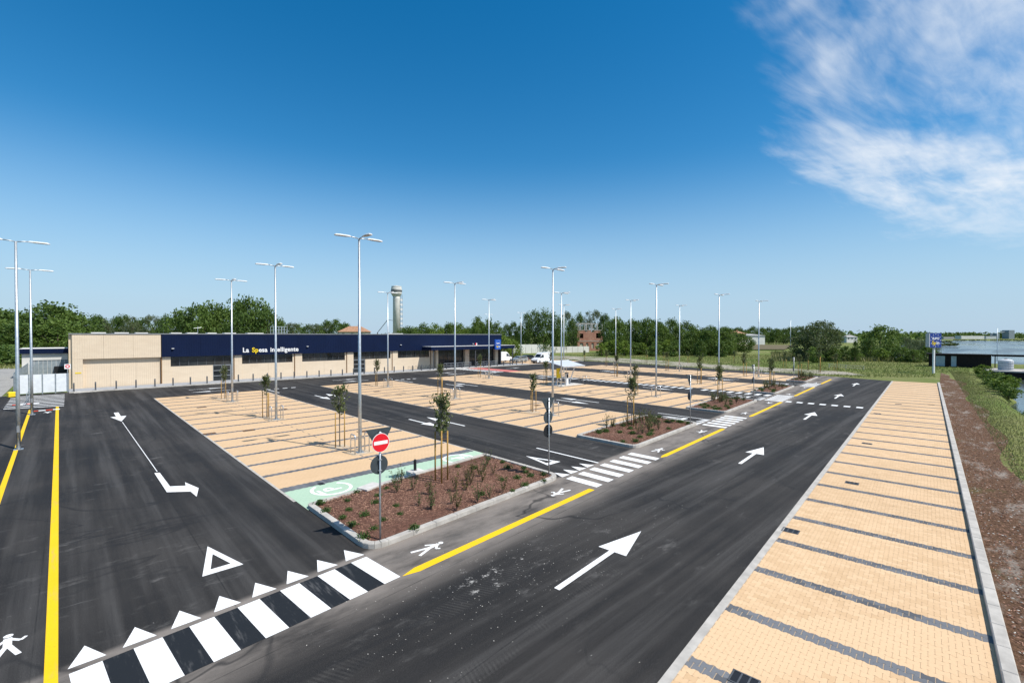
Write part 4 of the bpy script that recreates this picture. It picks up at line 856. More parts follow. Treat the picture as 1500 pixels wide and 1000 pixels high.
# ------------------------------------------------------------------ road signs (plates face up or down the aisles)
def disc(m, x, z, r, y0, y1, n=28): M = Matrix(((1, 0, 0, x), (0, 0, 1, 0), (0, -1, 0, z), (0, 0, 0, 1))); m.lathe([(r, y0), (r, y1)], n, M=M); return m
def tri(m, z, w, y0, y1):
    M = Matrix(((1, 0, 0, 0), (0, 0, -1, 0), (0, 1, 0, z), (0, 0, 0, 1))); h = w * 0.87; m.prism(fillet([(0, -h * 0.62), (w / 2, h * 0.38), (-w / 2, h * 0.38)], [0.06] * 3, 3), -y1, -y0, M); return m
def signpost(p, label, spec, ht=3.5, noentry=None, z=0.13):
    t = thing('road_sign', (*p, z), 0, label, 'sign'); MB().tube([(0, 0, 0), (0, 0, ht)], 0.032, 10).build('post', 'galvanised', t, True)
    for kind, zz, mat in spec:
        if kind == 'tri': pl_ = tri(MB(), zz, 0.9, 0.045, 0.06).build('give_way_plate', mat, t); tri(MB(), zz, 0.86, 0.061, 0.064).build('plate_face', 'sign_white', pl_)
        else: pl_ = disc(MB(), 0, zz, 0.30, 0.045, 0.06).build('round_plate', mat, t); disc(MB(), 0, zz, 0.29, 0.061, 0.064).build('plate_face', 'sign_blue', pl_)
        m = MB(); m.box(-0.035, 0.035, 0.015, 0.045, zz - 0.22, zz + 0.22); m.build('bracket', 'black_metal', pl_)
        for dz in (-0.17, 0.17): MB().box(-0.05, 0.05, -0.042, 0.04, zz + dz - 0.015, zz + dz + 0.015).build('clamp', 'galvanised', pl_)
    if noentry:
        d = disc(MB(), 0, noentry, 0.30, -0.06, -0.045).build('no_entry_plate', 'sign_white', t); disc(MB(), 0, noentry, 0.285, -0.064, -0.061).build('red_face', 'sign_red', d); MB().box(-0.235, 0.235, -0.069, -0.0645, noentry - 0.055, noentry + 0.055).build('white_bar', 'sign_white', d)
    return t
signpost(P(557, 789, 0.13), 'red no entry sign with dark plate backs in the bark bed', (('tri', 3.22, 'sign_back'), ('disc', 2.36, 'sign_back')), 3.42, 3.08)
SP = (('tri', 3.3, 'sign_back'), ('disc', 2.72, 'sign_back'), ('disc', 2.08, 'sign_black'))
signpost(P(804, 697, 0.13), 'dark-backed triangle and two discs on a post, other end of the no entry bed', SP, 3.6)
signpost(P(1011, 622, 0.13), 'dark-backed triangle and disc post on the bed second from the no entry sign', (('tri', 3.3, 'sign_back'), ('disc', 2.08, 'sign_black')), 3.6)
signpost(P(1104, 587.5, 0.13), 'dark-backed triangle and disc post on the bed third from the no entry sign', (('tri', 3.3, 'sign_back'), ('disc', 2.08, 'sign_black')), 3.6)
signpost((68.6, 18.8), 'dark-backed triangle and disc post on the bed fourth from the no entry sign', (('tri', 3.3, 'sign_back'), ('disc', 2.08, 'sign_black')), 3.6)
ns = thing('fence_sign', (-0.1, 74.55, 0), 0, 'square white sign with red ring on a post by the yard fence', 'sign'); MB().tube([(0, 0, 0), (0, 0, 3.3)], 0.035, 8).build('post', 'galvanised', ns); MB().box(-0.27, 0.27, -0.06, -0.04, 2.72, 3.28).build('plate', 'sign_white', ns); disc(MB(), 0, 3.02, 0.2, -0.066, -0.061).build('red_ring', 'sign_red', ns); disc(MB(), 0, 3.02, 0.1, -0.07, -0.067).build('ring_centre', 'sign_white', ns)

# ------------------------------------------------------------------ trolley shelter in the third block
sh = thing('charging_shelter', (47.6, 40.4, 0.012), 0, 'pale slanted canopy shelter on leaning legs with yellow panel', 'shelter')
MB().box(-1.6, 2.9, -1.3, 1.3, 0.0, 0.03).build('slab', 'concrete_pale', sh)
cv = MB(); M = Matrix.Translation((0.8, 0, 2.75)) @ Matrix.Rotation(0.20, 4, 'X'); cv.box(-2.2, 2.2, -1.5, 1.5, 0, 0.09, M); cvo = cv.build('canopy', 'canopy_sheet', sh)
for y in (-1.5, 1.44): m = MB(); m.box(-2.22, 2.22, y, y + 0.06, -0.05, 0.12, M); m.build('canopy_beam', 'lamp_white', cvo)
for x in (-0.6, 2.2): MB().tube([(x, 0.6, 0.03), (x, -0.5, 2.7)], 0.075, 8).build('leg', 'lamp_white', sh)
MB().box(-1.1, -0.3, -0.08, 0.08, 0.95, 2.25).build('yellow_panel', 'sign_yellow', sh); MB().box(-0.72, -0.66, -0.06, 0.06, 0.03, 0.95).build('panel_post', 'dark_grey_metal', sh)
pc = thing('charging_column', (47.9, 39.9, 0.045), 0, 'white and black charging column under the slanted canopy', 'charger'); MB().bev(-0.2, 0.2, -0.15, 0.15, 0, 1.5, 0.04).build('case', 'lamp_white', pc); MB().box(-0.16, 0.16, -0.165, -0.152, 0.9, 1.4).build('screen', 'black_metal', pc); MB().box(-0.22, 0.22, -0.17, 0.17, 1.502, 1.6).build('cap', 'black_metal', pc)
for k in range(3):
    h_ = thing('rack_hoop', (50.6 + k * 0.75, 39.6, 0.012), 0, 'chromed ground hoop beside the slanted canopy shelter', 'hoop', 'hoops beside the shelter'); hoop(MB(), 0, -0.35, 0.35, 0.95, 0.025, 8).build('tube', 'chrome', h_, True)

# ------------------------------------------------------------------ vehicles (nose towards -X)
def vehicle(name, label, cat, loc_, rz, prof, w, mat, wins, wb, rad, van=False):
    t = thing(name, loc_, rz, label, cat); m = MB(); n = len(prof); hw = w / 2; M = lambda y, k: [(x, y * (1 - 0.10 * max(0, (z - 0.9)) / 1.2), z) for x, z in prof]
    a, b = M(-hw, 0), M(hw, 0); ia = [(x, y * 0.93, z) for x, y, z in a]
    m.add(a + b, [tuple(range(n)), tuple(range(2 * n - 1, n - 1, -1))] + [(i, n + i, n + (i + 1) % n, (i + 1) % n) for i in range(n)]); body = m.build('body', mat, t)
    for nm, pts, side in wins:
        if side == 'side':
            for sy in (-1, 1): q = MB(); q.add([(x, sy * (hw * (1 - 0.10 * max(0, z - 0.9) / 1.2) + 0.006), z) for x, z in pts], [tuple(range(len(pts)))]); q.build(nm, 'dark_glass', body)
        else: (x0, z0), (x1, z1) = pts; q = MB(); y0 = hw * 0.86 * (1 - 0.08 * max(0, z0 - 0.9)); y1 = hw * 0.80 * (1 - 0.08 * max(0, z1 - 0.9)); q.add([(x0 - 0.012, -y0, z0), (x0 - 0.012, y0, z0), (x1 - 0.012, y1, z1), (x1 - 0.012, -y1, z1)], [(0, 1, 2, 3)]); q.build(nm, 'dark_glass', body)
    x0 = prof[0][0]
    MB().box(x0 - 0.05, x0 + 0.2, -hw * 0.95, hw * 0.95, 0.30, 0.62).build('bumper', 'dark_grey_metal' if van else mat, t)
    for sy in (-1, 1): MB().box(x0 - 0.03, x0 + 0.15, sy * hw * 0.86 - 0.14, sy * hw * 0.86 + 0.14, 0.68, 0.86).build('headlight', 'chrome', t); MB().box(prof[-1][0] - 0.1, prof[-1][0] + 0.02, sy * hw * 0.9 - 0.07, sy * hw * 0.9 + 0.07, 0.75, 1.05).build('tail_light', 'sign_red', t)
    for sy in (-1, 1): MB().box(x0 + 1.15, x0 + 1.3, sy * (hw + 0.02) - 0.08, sy * (hw + 0.02) + 0.08, 1.0 if not van else 1.35, 1.15 if not van else 1.65).build('mirror', 'black_metal', t)
    for x in wb:
        for sy in (-1, 1):
            M2 = Matrix(((1, 0, 0, x), (0, 0, 1, sy * (hw - 0.1)), (0, 1, 0, rad), (0, 0, 0, 1))); wl = MB().lathe([(rad * 0.9, -0.12), (rad, -0.09), (rad, 0.09), (rad * 0.9, 0.12)], 20, M=M2).build('wheel', 'rubber', t); MB().lathe([(rad * 0.6, -0.125), (rad * 0.6, 0.125)], 14, M=M2).build('rim', 'rim_grey', wl)
    return t
VP_ = [(-2.75, 0.3), (-2.78, 0.75), (-2.55, 1.05), (-1.75, 1.28), (-1.05, 2.15), (-0.6, 2.48), (2.55, 2.56), (2.7, 2.4), (2.72, 0.35)]
VW = [('windscreen', [(-1.72, 1.30), (-1.08, 2.12)], 'front'), ('side_window', [(-1.5, 1.35), (-0.98, 2.0), (-0.45, 2.0), (-0.45, 1.35)], 'side')]
vehicle('delivery_van', 'white high-roof van parked nose-on beside the silver estate car', 'van', (82.0, 75.9, 0.012), 0, VP_, 2.05, 'van_white', VW, (-1.85, 1.75), 0.35, True)
vehicle('delivery_van', 'white van partly hidden behind the store corner and emblem board', 'van', (79.0, 86.6, 0.012), math.pi, VP_, 2.05, 'van_white', VW, (-1.85, 1.75), 0.35, True)
CP = [(-2.2, 0.3), (-2.25, 0.65), (-2.05, 0.85), (-1.15, 0.98), (-0.45, 1.43), (0.1, 1.5), (1.6, 1.46), (2.15, 1.0), (2.22, 0.35)]
CW = [('windscreen', [(-1.10, 1.0), (-0.50, 1.40)], 'front'), ('side_window', [(-0.85, 1.02), (-0.35, 1.38), (1.5, 1.38), (1.85, 1.02)], 'side')]
vehicle('parked_car', 'silver estate car parked between the two white vans', 'car', (80.2, 81.8, 0.012), 0, CP, 1.8, 'car_silver', CW, (-1.4, 1.35), 0.32)
vehicle('parked_car', 'dark car parked behind the silver estate car', 'car', (86.4, 85.6, 0.012), 0, CP, 1.8, 'car_dark', CW, (-1.4, 1.35), 0.32)
pb = tag(MB().flat([(77.0, 74.6), (95, 74.6), (95, 91.5), (77.0, 91.5)], 0.010).build('van_bays', 'sand_paving'), kind='structure')
for k in range(1, 7): notched(74.6 + 2.5 * k, 77, 95, ident, 0.014).build('bay_divider', 'grey_paver', pb)

# ------------------------------------------------------------------ yard left of the store
yf = thing('yard_fence', (0, 74.8, 0), 0, 'white solid panels between grey posts closing the loading yard', 'fence')
for k in range(4):
    x = -4.3 + k * 1.06; MB().box(x + 0.06, x + 1.0, -0.03, 0.03, 0.12, 2.2).build('panel', 'fence_white', yf)
for k in range(5): x = -4.3 + k * 1.06; MB().box(x - 0.05, x + 0.05, -0.06, 0.06, 0, 2.25).build('post', 'fence_grey', yf)
sf = thing('side_fence', (-4.4, 74.9, 0), 0, 'grey mesh fence running back along the gravel yard', 'fence')
for k in range(11): MB().box(-0.04, 0.04, k * 2.5, k * 2.5 + 0.08, 0, 2.5).build('post', 'galvanised', sf)
for k in range(10):
    m = MB()
    for j in range(12): y = k * 2.5 + 0.18 + j * 0.2; m.box(-0.012, 0.012, y, y + 0.05, 0.1, 2.4)
    for z in (0.1, 1.2, 2.4): m.box(-0.015, 0.015, k * 2.5 + 0.09, k * 2.5 + 2.49, z, z + 0.05)
    m.build('mesh_panel', 'fence_grey', sf)
yw = thing('yard_wall', (-4.2, 99.5, 0), 0, 'dark grey corrugated wall at the back of the loading yard', 'wall')
for k in range(9): MB().box(k * 0.47, k * 0.47 + 0.43, 0, 0.25 + 0.04 * (k % 2), 0, 2.8).build('panel', 'fence_grey', yw)
MB().box(-0.05, 4.2, -0.05, 0.3, 2.802, 2.88).build('coping', 'mid_grey_metal', yw); MB().box(2.6, 4.15, -1.6, -0.02, 0, 1.9).build('dock_box', 'black_metal', yw)
an = thing('annex', (-5.6, 103, 0), 0, 'small white annex with navy roof edge behind the loading yard', 'building')
MB().box(0.4, 5.5, 0.4, 8, 0, 3.75).build('wall', 'plaster_white', an); MB().box(0, 5.6, 0, 8.5, 3.76, 4.5).build('roof_edge', 'navy_panel', an); MB().box(0.15, 5.5, 0.15, 8.3, 4.502, 4.55).build('roof', 'plaster_white', an); MB().box(3.2, 3.6, 0.3, 0.4, 3.3, 3.4).build('wall_light', 'lamp_white', an); MB().box(1.2, 2.2, 0.37, 0.40, 0, 2.1).build('door', 'door_grey', an)
hr = thing('hand_rail', (-2.9, 63.5, 0), 0, 'thin grey handrail on the hatched apron before the fence', 'railing')
for y in (0, 3.2, 6.4): MB().tube([(0, y, 0), (0, y, 1.1)], 0.03, 8).build('post', 'fence_grey', hr)
for z in (0.55, 1.08): MB().tube([(0, 0, z), (0, 6.4, z)], 0.025, 8).build('rail', 'fence_grey', hr)
for (p, lab) in ((P(38, 592), 'red and white plastic barrier foot by the handrail'), (P(67, 601), 'red and white board lying at the end of the yellow path')):
    t = thing('barrier_board', (*p, 0), 0.1, lab, 'barrier')
    for k in range(4): MB().box(-0.9 + k * 0.45, -0.46 + k * 0.45, -0.09, 0.09, 0.0, 0.06).build('block', 'barrier_red' if k % 2 == 0 else 'sign_white', t)
yb = thing('guard_block', (*P(17, 582), 0), 0.4, 'yellow plastic guard block at the corner of the yard fence', 'guard'); MB().bev(-0.3, 0.3, -0.2, 0.2, 0, 0.6, 0.08).build('block', 'sign_yellow', yb); MB().box(-0.32, 0.32, -0.22, 0.22, 0, 0.08).build('foot', 'black_metal', yb)

# ------------------------------------------------------------------ far structures
def ground_at(p): return gz(*p)
cwall = thing('boundary_wall', (*PD(752, 172), -0.05), 0, 'long pale concrete boundary wall before the brick ruin', 'wall'); pA = Vector(PD(752, 172)); pB = Vector(PD(868, 184)); dv = pB - pA; cwall.rotation_euler = (0, 0, math.atan2(dv.y, dv.x)); n = int(dv.length / 2.45)
for k in range(n): hgt = (3.25 if k < n * 0.42 else 2.3) + rnd.uniform(-0.04, 0.04); MB().box(k * 2.45, k * 2.45 + 2.40, -0.1, 0.1, 0, hgt).build('panel', 'plaster_white', cwall)
for k in range(n + 1): MB().box(k * 2.45 - 0.1, k * 2.45 + 0.06, -0.14, -0.101, 0, 2.2).build('post', 'concrete', cwall)
br = thing('brick_ruin', (*PD(861, 205), -0.05), -R(38), 'roofless red brick shell with empty windows behind the pale wall', 'building')
def wall_open(root, w, y, z0, z1, ops, mat='brick_wall', th=0.4):
    m = MB(); xs_ = sorted({-w / 2, w / 2, *[q for o in ops for q in o[:2]]}); zs_ = sorted({z0, z1, *[q for o in ops for q in o[2:]]})
    for i in range(len(xs_) - 1):
        for j in range(len(zs_) - 1):
            cx, cz = (xs_[i] + xs_[i + 1]) / 2, (zs_[j] + zs_[j + 1]) / 2
            if any(o[0] < cx < o[1] and o[2] < cz < o[3] for o in ops): continue
            m.box(xs_[i], xs_[i + 1], y, y + th, zs_[j], zs_[j + 1])
    return m.build('wall', mat, root)
wall_open(br, 11.5, -4, 0, 8.8, [(-4.6, -3.0, 1.0, 3.4), (-1.8, -0.8, 1.0, 3.4), (0.6, 1.6, 1.0, 3.4), (2.8, 4.6, 1.0, 3.4), (-4.6, -3.0, 5.4, 7.4), (2.6, 4.6, 5.4, 7.6), (0.4, 1.8, 8.0, 8.9), (-2.4, -1.2, 8.2, 8.9)])
wall_open(br, 11.5, 4, 0, 8.0, [(-4, -2, 1, 3.4), (1, 3, 5, 7)]); MB().box(-5.75, -5.35, -3.6, 4, 0, 8.4).build('wall', 'brick_wall', br); MB().box(5.35, 5.75, -3.6, 4, 0, 8.4).build('wall', 'brick_wall', br)
for x0, x1 in ((-4.6, -3.0), (-1.8, -0.8), (0.6, 1.6), (2.8, 4.6)): MB().box(x0, x1, -3.7, -3.6, 1.0, 3.0).build('boarding', 'plaster', br)
for z in (4.1, 8.8): MB().box(-5.8, 5.8, -4.08, 4.3, z, z + 0.22).build('slab_edge', 'concrete', br)
for x in (-5.4, -2.6, 0.2, 2.9, 5.2):
    for y in (-3.9, 3.9): MB().box(x, x + 0.3, y, y + 0.3, 9.02, 11.6).build('column', 'concrete', br)
MB().box(-5.6, 1.0, -3.95, -3.6, 11.6, 11.9).build('beam', 'concrete', br); MB().box(-5.6, 5.5, 3.9, 4.2, 11.6, 11.9).build('beam', 'concrete', br)
wt = thing('water_tower', (*PD(581, 350), 0), 0, 'tall round concrete water tower with wide head and dishes', 'tower')
MB().lathe([(2.7, 0), (2.6, 34), (2.6, 36)], 28).build('shaft', 'tower_concrete', wt, True); MB().lathe([(2.65, 35.5), (3.9, 37.6), (3.95, 41.5), (3.7, 41.9), (3.7, 43.2), (0.6, 43.8)], 28).build('tank', 'tower_concrete', wt); MB().lathe([(4.15, 39.2), (4.15, 40.3)], 28).build('gallery', 'dark_grey_metal', wt)
rx = Vector((math.sin(AZ), -math.cos(AZ)))
for k in range(7):
    z = 12 + k * 3.5; p = rx * 3.2; MB().lathe([(0.2, -0.2), (0.95, 0.1), (1.0, 0.25)], 14, (0, 0, 0), Matrix.Translation((p.x * 1.15, p.y * 1.15, z)) @ Matrix.Rotation(math.pi / 2, 4, 'X')).build('dish', 'lamp_white', wt)
m = MB(); [m.tube([(rx.x * d, rx.y * d, 2), (rx.x * d, rx.y * d, 37)], 0.12, 6) for d in (2.8, 4.2)]; [m.tube([(rx.x * 2.8, rx.y * 2.8, 3 + k * 1.7), (rx.x * 4.2, rx.y * 4.2, 3.9 + k * 1.7)], 0.07, 5) for k in range(20)]; m.build('antenna_frame', 'dark_grey_metal', wt)
cr = thing('boom_lift', (*PD(553, 240), 0), 0, 'thin dark boom lift arm reaching up beside the water tower', 'boom lift'); a_, b_ = Vector(PD(553, 240)), Vector(PD(568, 240)); e_ = b_ - a_
MB().tube([(0, 0, 4), (0, 0, 8)], 0.3, 8).build('turret', 'dark_grey_metal', cr); MB().tube([(0, 0, 8.0), (e_.x, e_.y, 14.6)], 0.16, 6).build('boom', 'dark_grey_metal', cr); MB().tube([(e_.x, e_.y, 14.6), (e_.x * 1.5, e_.y * 1.5, 14.2)], 0.12, 6).build('jib', 'dark_grey_metal', cr); MB().box(-1.2, 1.2, -0.8, 0.8, 0, 4).build('carriage', 'dark_grey_metal', cr)
def house(p, rz, w, d, h, rh, label, wall='plaster', roof='roof_tile'):
    t = thing('house', (*p, 0), rz, label, 'house'); MB().box(-w / 2, w / 2, -d / 2, d / 2, 0, h).build('wall', wall, t)
    m = MB(); e = 0.5; m.add([(-w / 2 - e, -d / 2 - e, h), (w / 2 + e, -d / 2 - e, h), (w / 2 + e, d / 2 + e, h), (-w / 2 - e, d / 2 + e, h), (-w * 0.22, 0, h + rh), (w * 0.22, 0, h + rh)], [(3, 2, 1, 0), (0, 1, 5, 4), (2, 3, 4, 5), (1, 2, 5), (3, 0, 4)]); rf = m.build('roof', roof, t); MB().box(w * 0.1, w * 0.1 + 0.7, 0.3, 1.0, h + rh * 0.3, h + rh + 0.7).build('chimney', 'brick_wall', rf)
    for k in range(3): x = -w / 2 + w * (k + 0.5) / 3; wn = MB().box(x - 0.55, x + 0.55, -d / 2 - 0.03, -d / 2 - 0.005, h - 1.9, h - 0.6).build('window', 'dark_glass', t); MB().box(x - 0.65, x + 0.65, -d / 2 - 0.09, -d / 2 - 0.031, h - 2.0, h - 1.9).build('sill', 'plaster_white', wn)
    return t
house(PD(520, 215), -R(40), 12, 9, 8.2, 2.6, 'cream house with hipped tile roof seen over the store roof'); house(PD(659, 230), -R(40), 2.6, 4, 9.2, 0.8, 'narrow tan gable seen over the navy fascia'); house(PD(68, 190), -R(20), 9, 7, 3.4, 1.6, 'low pale house among the trees behind the gravel yard', 'plaster_white', 'roof_grey')
house(PD(1087, 330), -R(40), 26, 12, 6.5, 1.2, 'long white farm building beyond the ploughed field', 'plaster_white', 'roof_grey'); house(PD(1243, 420), -R(40), 10, 8, 5, 1.8, 'pale far house between the lone trees', 'plaster_white', 'roof_grey'); house(PD(1078, 300), -R(30), 8, 8, 7.5, 1.8, 'pale house half hidden in the tree row', 'plaster'); 
# lagoon side: shed, jetty roof, tanks, quay, industrial shore
sd_ = thing('dark_shed', (*Rd(134, -5.0), -0.05), ROAD - UP, 'low dark timber shed with two pale doors by the lagoon', 'shed'); hw = 4.7
for k in range(19): x = -hw + k * (2 * hw / 19); MB().box(x, x + 2 * hw / 19 - 0.03, 0 if k % 2 else 0.02, 0.12, 0, 2.6).build('board', 'shed_dark', sd_)
MB().box(-hw, hw, 0.13, -0.0 + 3.2, 0, 2.58).build('rear', 'shed_dark', sd_); MB().box(-hw - 0.4, hw + 0.3, -0.4, 3.5, 2.61, 2.78).build('roof', 'shed_dark', sd_)
for x in (-3.6, -1.2): MB().box(x, x + (1.45 if x < -2 else 0.8), -0.06, -0.005, 0.15, 2.3).build('door', 'door_grey', sd_)
jt = thing('jetty_roof', (*Rd(136, -9.8), -0.05), ROAD - UP, 'long thin dark roof on posts running from the shed', 'roof'); MB().box(0.2, 34, 0, 1.6, 2.36, 2.74).build('roof', 'shed_dark', jt)
for k in range(9): MB().box(0.5 + k * 4.1, 0.65 + k * 4.1, 0.1, 0.25, -2.4, 2.36).build('post', 'shed_dark', jt)
qy = thing('quay', (*Rd(118.5, -8.2), -2.0), ROAD - UP, 'concrete quay with dark face across the canal end', 'quay'); MB().box(0, 26, 0, 9, 0, 2.15).build('wall', 'shed_dark', qy); MB().box(-0.1, 26.1, -0.15, 9.1, 2.152, 2.35).build('deck', 'concrete', qy); MB().box(-0.05, 0.25, -0.5, -0.16, -0.4, 2.3).build('edge_post', 'concrete_pale', qy)
for k, t_ in enumerate((-10.6, -14.6)):
    tk = thing('water_tank', (*Rd(121.5, t_), 0.36), ROAD, ['pale ribbed tank on the quay, nearer the dark shed', 'pale ribbed tank on the quay, farther from the shed'][k], 'tank'); tk.scale = (0.8, 0.8, 0.85); MB().lathe([(1.25, 0), (1.25, 2.0), (0.9, 2.25), (0.3, 2.35)], 20).build('body', 'tank_white', tk); [MB().lathe([(1.29, z), (1.29, z + 0.08)], 20).build('rib', 'mid_grey_metal', tk) for z in (0.4, 0.9, 1.4)]; MB().lathe([(0.25, 2.35), (0.25, 2.5)], 12).build('cap', 'black_metal', tk)
for k, (x, D, w, h, nm, lab, mt) in enumerate(((1425, 820, 40, 5.6, 'warehouse', 'long white roofed warehouse on the far lagoon shore', 'plaster_white'), (1452, 830, 18, 5, 'warehouse', 'short pale warehouse on the far shore', 'sign_grey'), (1482, 850, 10, 16, 'silo_block', 'dark tall hopper building on the far shore', 'fence_grey'), (1462, 845, 5, 10, 'silo_block', 'thin dark loading tower on the far shore', 'fence_grey'), (1390, 800, 18, 4.2, 'warehouse', 'low grey shed on the far shore left of the white roof', 'roof_grey'))):
    t = thing(nm, (*PD(x, D), 0), -(math.pi / 2 - AZ), lab, 'building'); MB().box(-w / 2, w / 2, 0, 12, 0, h * 0.72).build('wall', mt, t); MB().prism([(-w / 2 - 0.5, h * 0.722), (w / 2 + 0.5, h * 0.722), (w / 2, h), (-w / 2, h)], 0, 12, Matrix(((1, 0, 0, 0), (0, 0, 1, 0), (0, 1, 0, 0), (0, 0, 0, 1)))).build('roof', mt, t)
    if nm == 'silo_block': MB().tube([(0, 6, h * 0.9), (-w * 1.6, 6, h * 0.72)], 0.6, 6).build('conveyor', 'fence_grey', t)
tb = thing('timber_barrier', (*P(1239, 541), 0), R(75), 'leaning pale timber rails at the edge of the meadow', 'barrier')
for k in range(3): MB().tube([(-3 + k * 3, 0, 0), (-3 + k * 3, 0, 0.9)], 0.05, 6).build('post', 'plaster', tb)
for z in (0.45, 0.85): MB().tube([(-3.2, 0, z - 0.1), (3.2, 0, z + 0.05)], 0.045, 6).build('rail', 'plaster', tb)

# ------------------------------------------------------------------ trees, bushes, woods
round_ = lambda h: 0.46 * math.sin(math.pi * min(1, 0.10 + 0.88 * h)) ** 0.7
tall_ = lambda h: 0.30 * math.sin(math.pi * min(1, 0.08 + 0.86 * h)) ** 0.6
cone_ = lambda h: 0.30 * (1 - h) ** 0.7 + 0.04
loose_ = lambda h: 0.50 * math.sin(math.pi * min(1, 0.12 + 0.80 * h)) ** 0.9
def tree_proto(seed, shape, leaf, n, clumps, size, z0, name='tree'):
    """unit-height tree: trunk with limbs and a crown of leaf cards from z0 up to 1"""
    r = random.Random(seed); t = thing(name, (0, 0, 0), 0, 'x', 'tree'); pts = [(x, y, z0 + z * (1 - z0)) for x, y, z in crown_pts(n, r, clumps, shape)]
    zt = sorted(p[2] for p in pts)[int(n * 0.985)]; xr = sorted(abs(p[0]) for p in pts)[int(n * 0.97)]
    pts = [(x * 0.45 / xr, y * 0.45 / xr, max(0.01, z0 + (z - z0) * (1 - z0) / (zt - z0))) for x, y, z in pts]
    m = MB(); leaf_cards(m, pts, size, r, 0.5); c = m.build('crown', leaf, t); m = MB(); m.tube([(0, 0, -0.02), (0.01, 0, z0 * 0.7), (0, 0.01, 0.75)], [0.028, 0.02, 0.006], 7)
    for k in range(7): a = r.uniform(0, 6.28); z = r.uniform(z0 * 0.6, 0.6); m.tube([(0, 0, z), (0.25 * math.cos(a), 0.25 * math.sin(a), z + 0.25)], [0.012, 0.004], 5, False)
    m.build('trunk', 'bark', t); return t
PROT = {'dark': [tree_proto(s, round_, 'leaf_dark', 3800, 85, 0.026, 0.10) for s in (21, 22)], 'mid': [tree_proto(s, round_, 'leaf_mid', 3800, 80, 0.026, 0.10) for s in (23, 24)],
        'tall': [tree_proto(25, tall_, 'leaf_mid', 3600, 80, 0.024, 0.06), tree_proto(26, tall_, 'leaf_dark', 3600, 80, 0.024, 0.06)], 'grey': [tree_proto(27, loose_, 'leaf_grey', 3400, 60, 0.022, 0.14), tree_proto(28, loose_, 'leaf_grey', 3000, 46, 0.022, 0.2)],
        'bright': [tree_proto(29, round_, 'leaf_bright', 3000, 60, 0.030, 0.02)], 'bush': [tree_proto(30, round_, 'leaf_mid', 1500, 40, 0.045, 0.0, 'bush'), tree_proto(31, round_, 'leaf_dark', 1500, 40, 0.045, 0.0, 'bush'), tree_proto(32, round_, 'leaf_bright', 1400, 36, 0.045, 0.0, 'bush')], 'cone': [tree_proto(33, cone_, 'leaf_dark', 2200, 50, 0.035, 0.05)]}
tfresh = {id(o): True for v in PROT.values() for o in v}
def tree(x, ytop, D, kind, label, group=None, wpx=None, base=None, k=None):
    p = PD(x, D); z = gz(*p) if base is None else base; h = H + (HY - ytop) / F * D - z; src = PROT[kind][rnd.randrange(len(PROT[kind]))] if k is None else PROT[kind][k % len(PROT[kind])]
    wr = (wpx / F * D) / (0.9 * h) if wpx else rnd.uniform(0.85, 1.25)
    sc = (h * wr, h * wr, h); rz = rnd.uniform(0, 6.28)
    if tfresh[id(src)]: tfresh[id(src)] = False; o = src; o.location = (*p, z); o.rotation_euler = (0, 0, rz); o.scale = sc; o['label'] = label
    else: o = clone(src, (*p, z), rz, sc, label)
    o.name = 'bush' if kind == 'bush' else 'tree'
    if kind == 'bush': o['category'] = 'bush'
    if group: o['group'] = group
    elif 'group' in o: del o['group']
    return o
G1 = 'trees behind the gravel yard'
for x, y, D, k in ((-22, 452, 150, 'dark'), (8, 457, 152, 'dark'), (38, 462, 142, 'mid'), (68, 447, 140, 'dark'), (92, 451, 143, 'mid'), (112, 460, 150, 'dark'), (26, 474, 128, 'dark'), (84, 470, 132, 'mid'), (-8, 470, 132, 'mid')): tree(x, y, D, k, 'broad dark green tree behind the gravel yard', G1, 62)
for i in range(15): tree(128 + i * 10.5 + rnd.uniform(-4, 4), rnd.uniform(463, 472), rnd.uniform(225, 260), 'dark' if i % 3 else 'grey', 'far tree in the row seen above the tan store wall', 'far trees above the tan wall', 22)
for x, y, D, k in ((268, 456, 140, 'mid'), (288, 450, 138, 'dark'), (308, 447, 133, 'mid'), (326, 450, 137, 'dark'), (344, 445, 134, 'mid'), (362, 439, 136, 'dark'), (381, 444, 133, 'mid'), (392, 458, 130, 'dark'), (300, 462, 128, 'mid'), (352, 460, 128, 'dark')): tree(x, y, D, k, 'big leafy tree rising behind the store beside the roof cage', 'big trees behind the store', 40)
for i in range(13): tree(404 + i * 9 + rnd.uniform(-3, 3), rnd.uniform(469, 478), rnd.uniform(220, 270), ('grey', 'mid', 'dark')[i % 3], 'far tree seen over the navy fascia left of the water tower', 'far trees left of the water tower', 20)
for i in range(17): tree(588 + i * 7.6 + rnd.uniform(-3, 3), rnd.uniform(474, 483), rnd.uniform(200, 240), ('mid', 'dark', 'mid', 'bright')[i % 4], 'tree seen over the navy fascia right of the water tower', 'trees right of the water tower', 22)
for x, y, D in ((700, 466, 175), (716, 469, 172), (729, 474, 172)): tree(x, y, D, 'mid', 'taller tree over the right end of the navy fascia', 'taller trees over the fascia end', 20)
for x, y in ((742, 476), (752, 473), (761, 478)): tree(x, y, 260, 'dark', 'distant dark tree in the gap beside the big poplars', 'distant trees in the gap', 14)
for x, y, D in ((737, 493, 128), (750, 498, 130)): tree(x, y, D, 'bright', 'bright yellow-green tree beyond the store corner', 'bright trees at the store corner', 24)
for x, y, D in ((772, 461, 178), (784, 457, 180), (797, 456, 178), (809, 460, 180), (820, 466, 182)): tree(x, y, D, 'tall', 'tall dense poplar behind the pale boundary wall', 'tall poplars behind the wall', 24)
for x, y, D in ((832, 458, 232), (838, 470, 200), (848, 461, 245), (862, 458, 245), (875, 456, 248), (886, 462, 235)): tree(x, y, D, 'grey' if y < 460 else 'dark', 'tree standing round the brick ruin', 'trees round the brick ruin', 18)
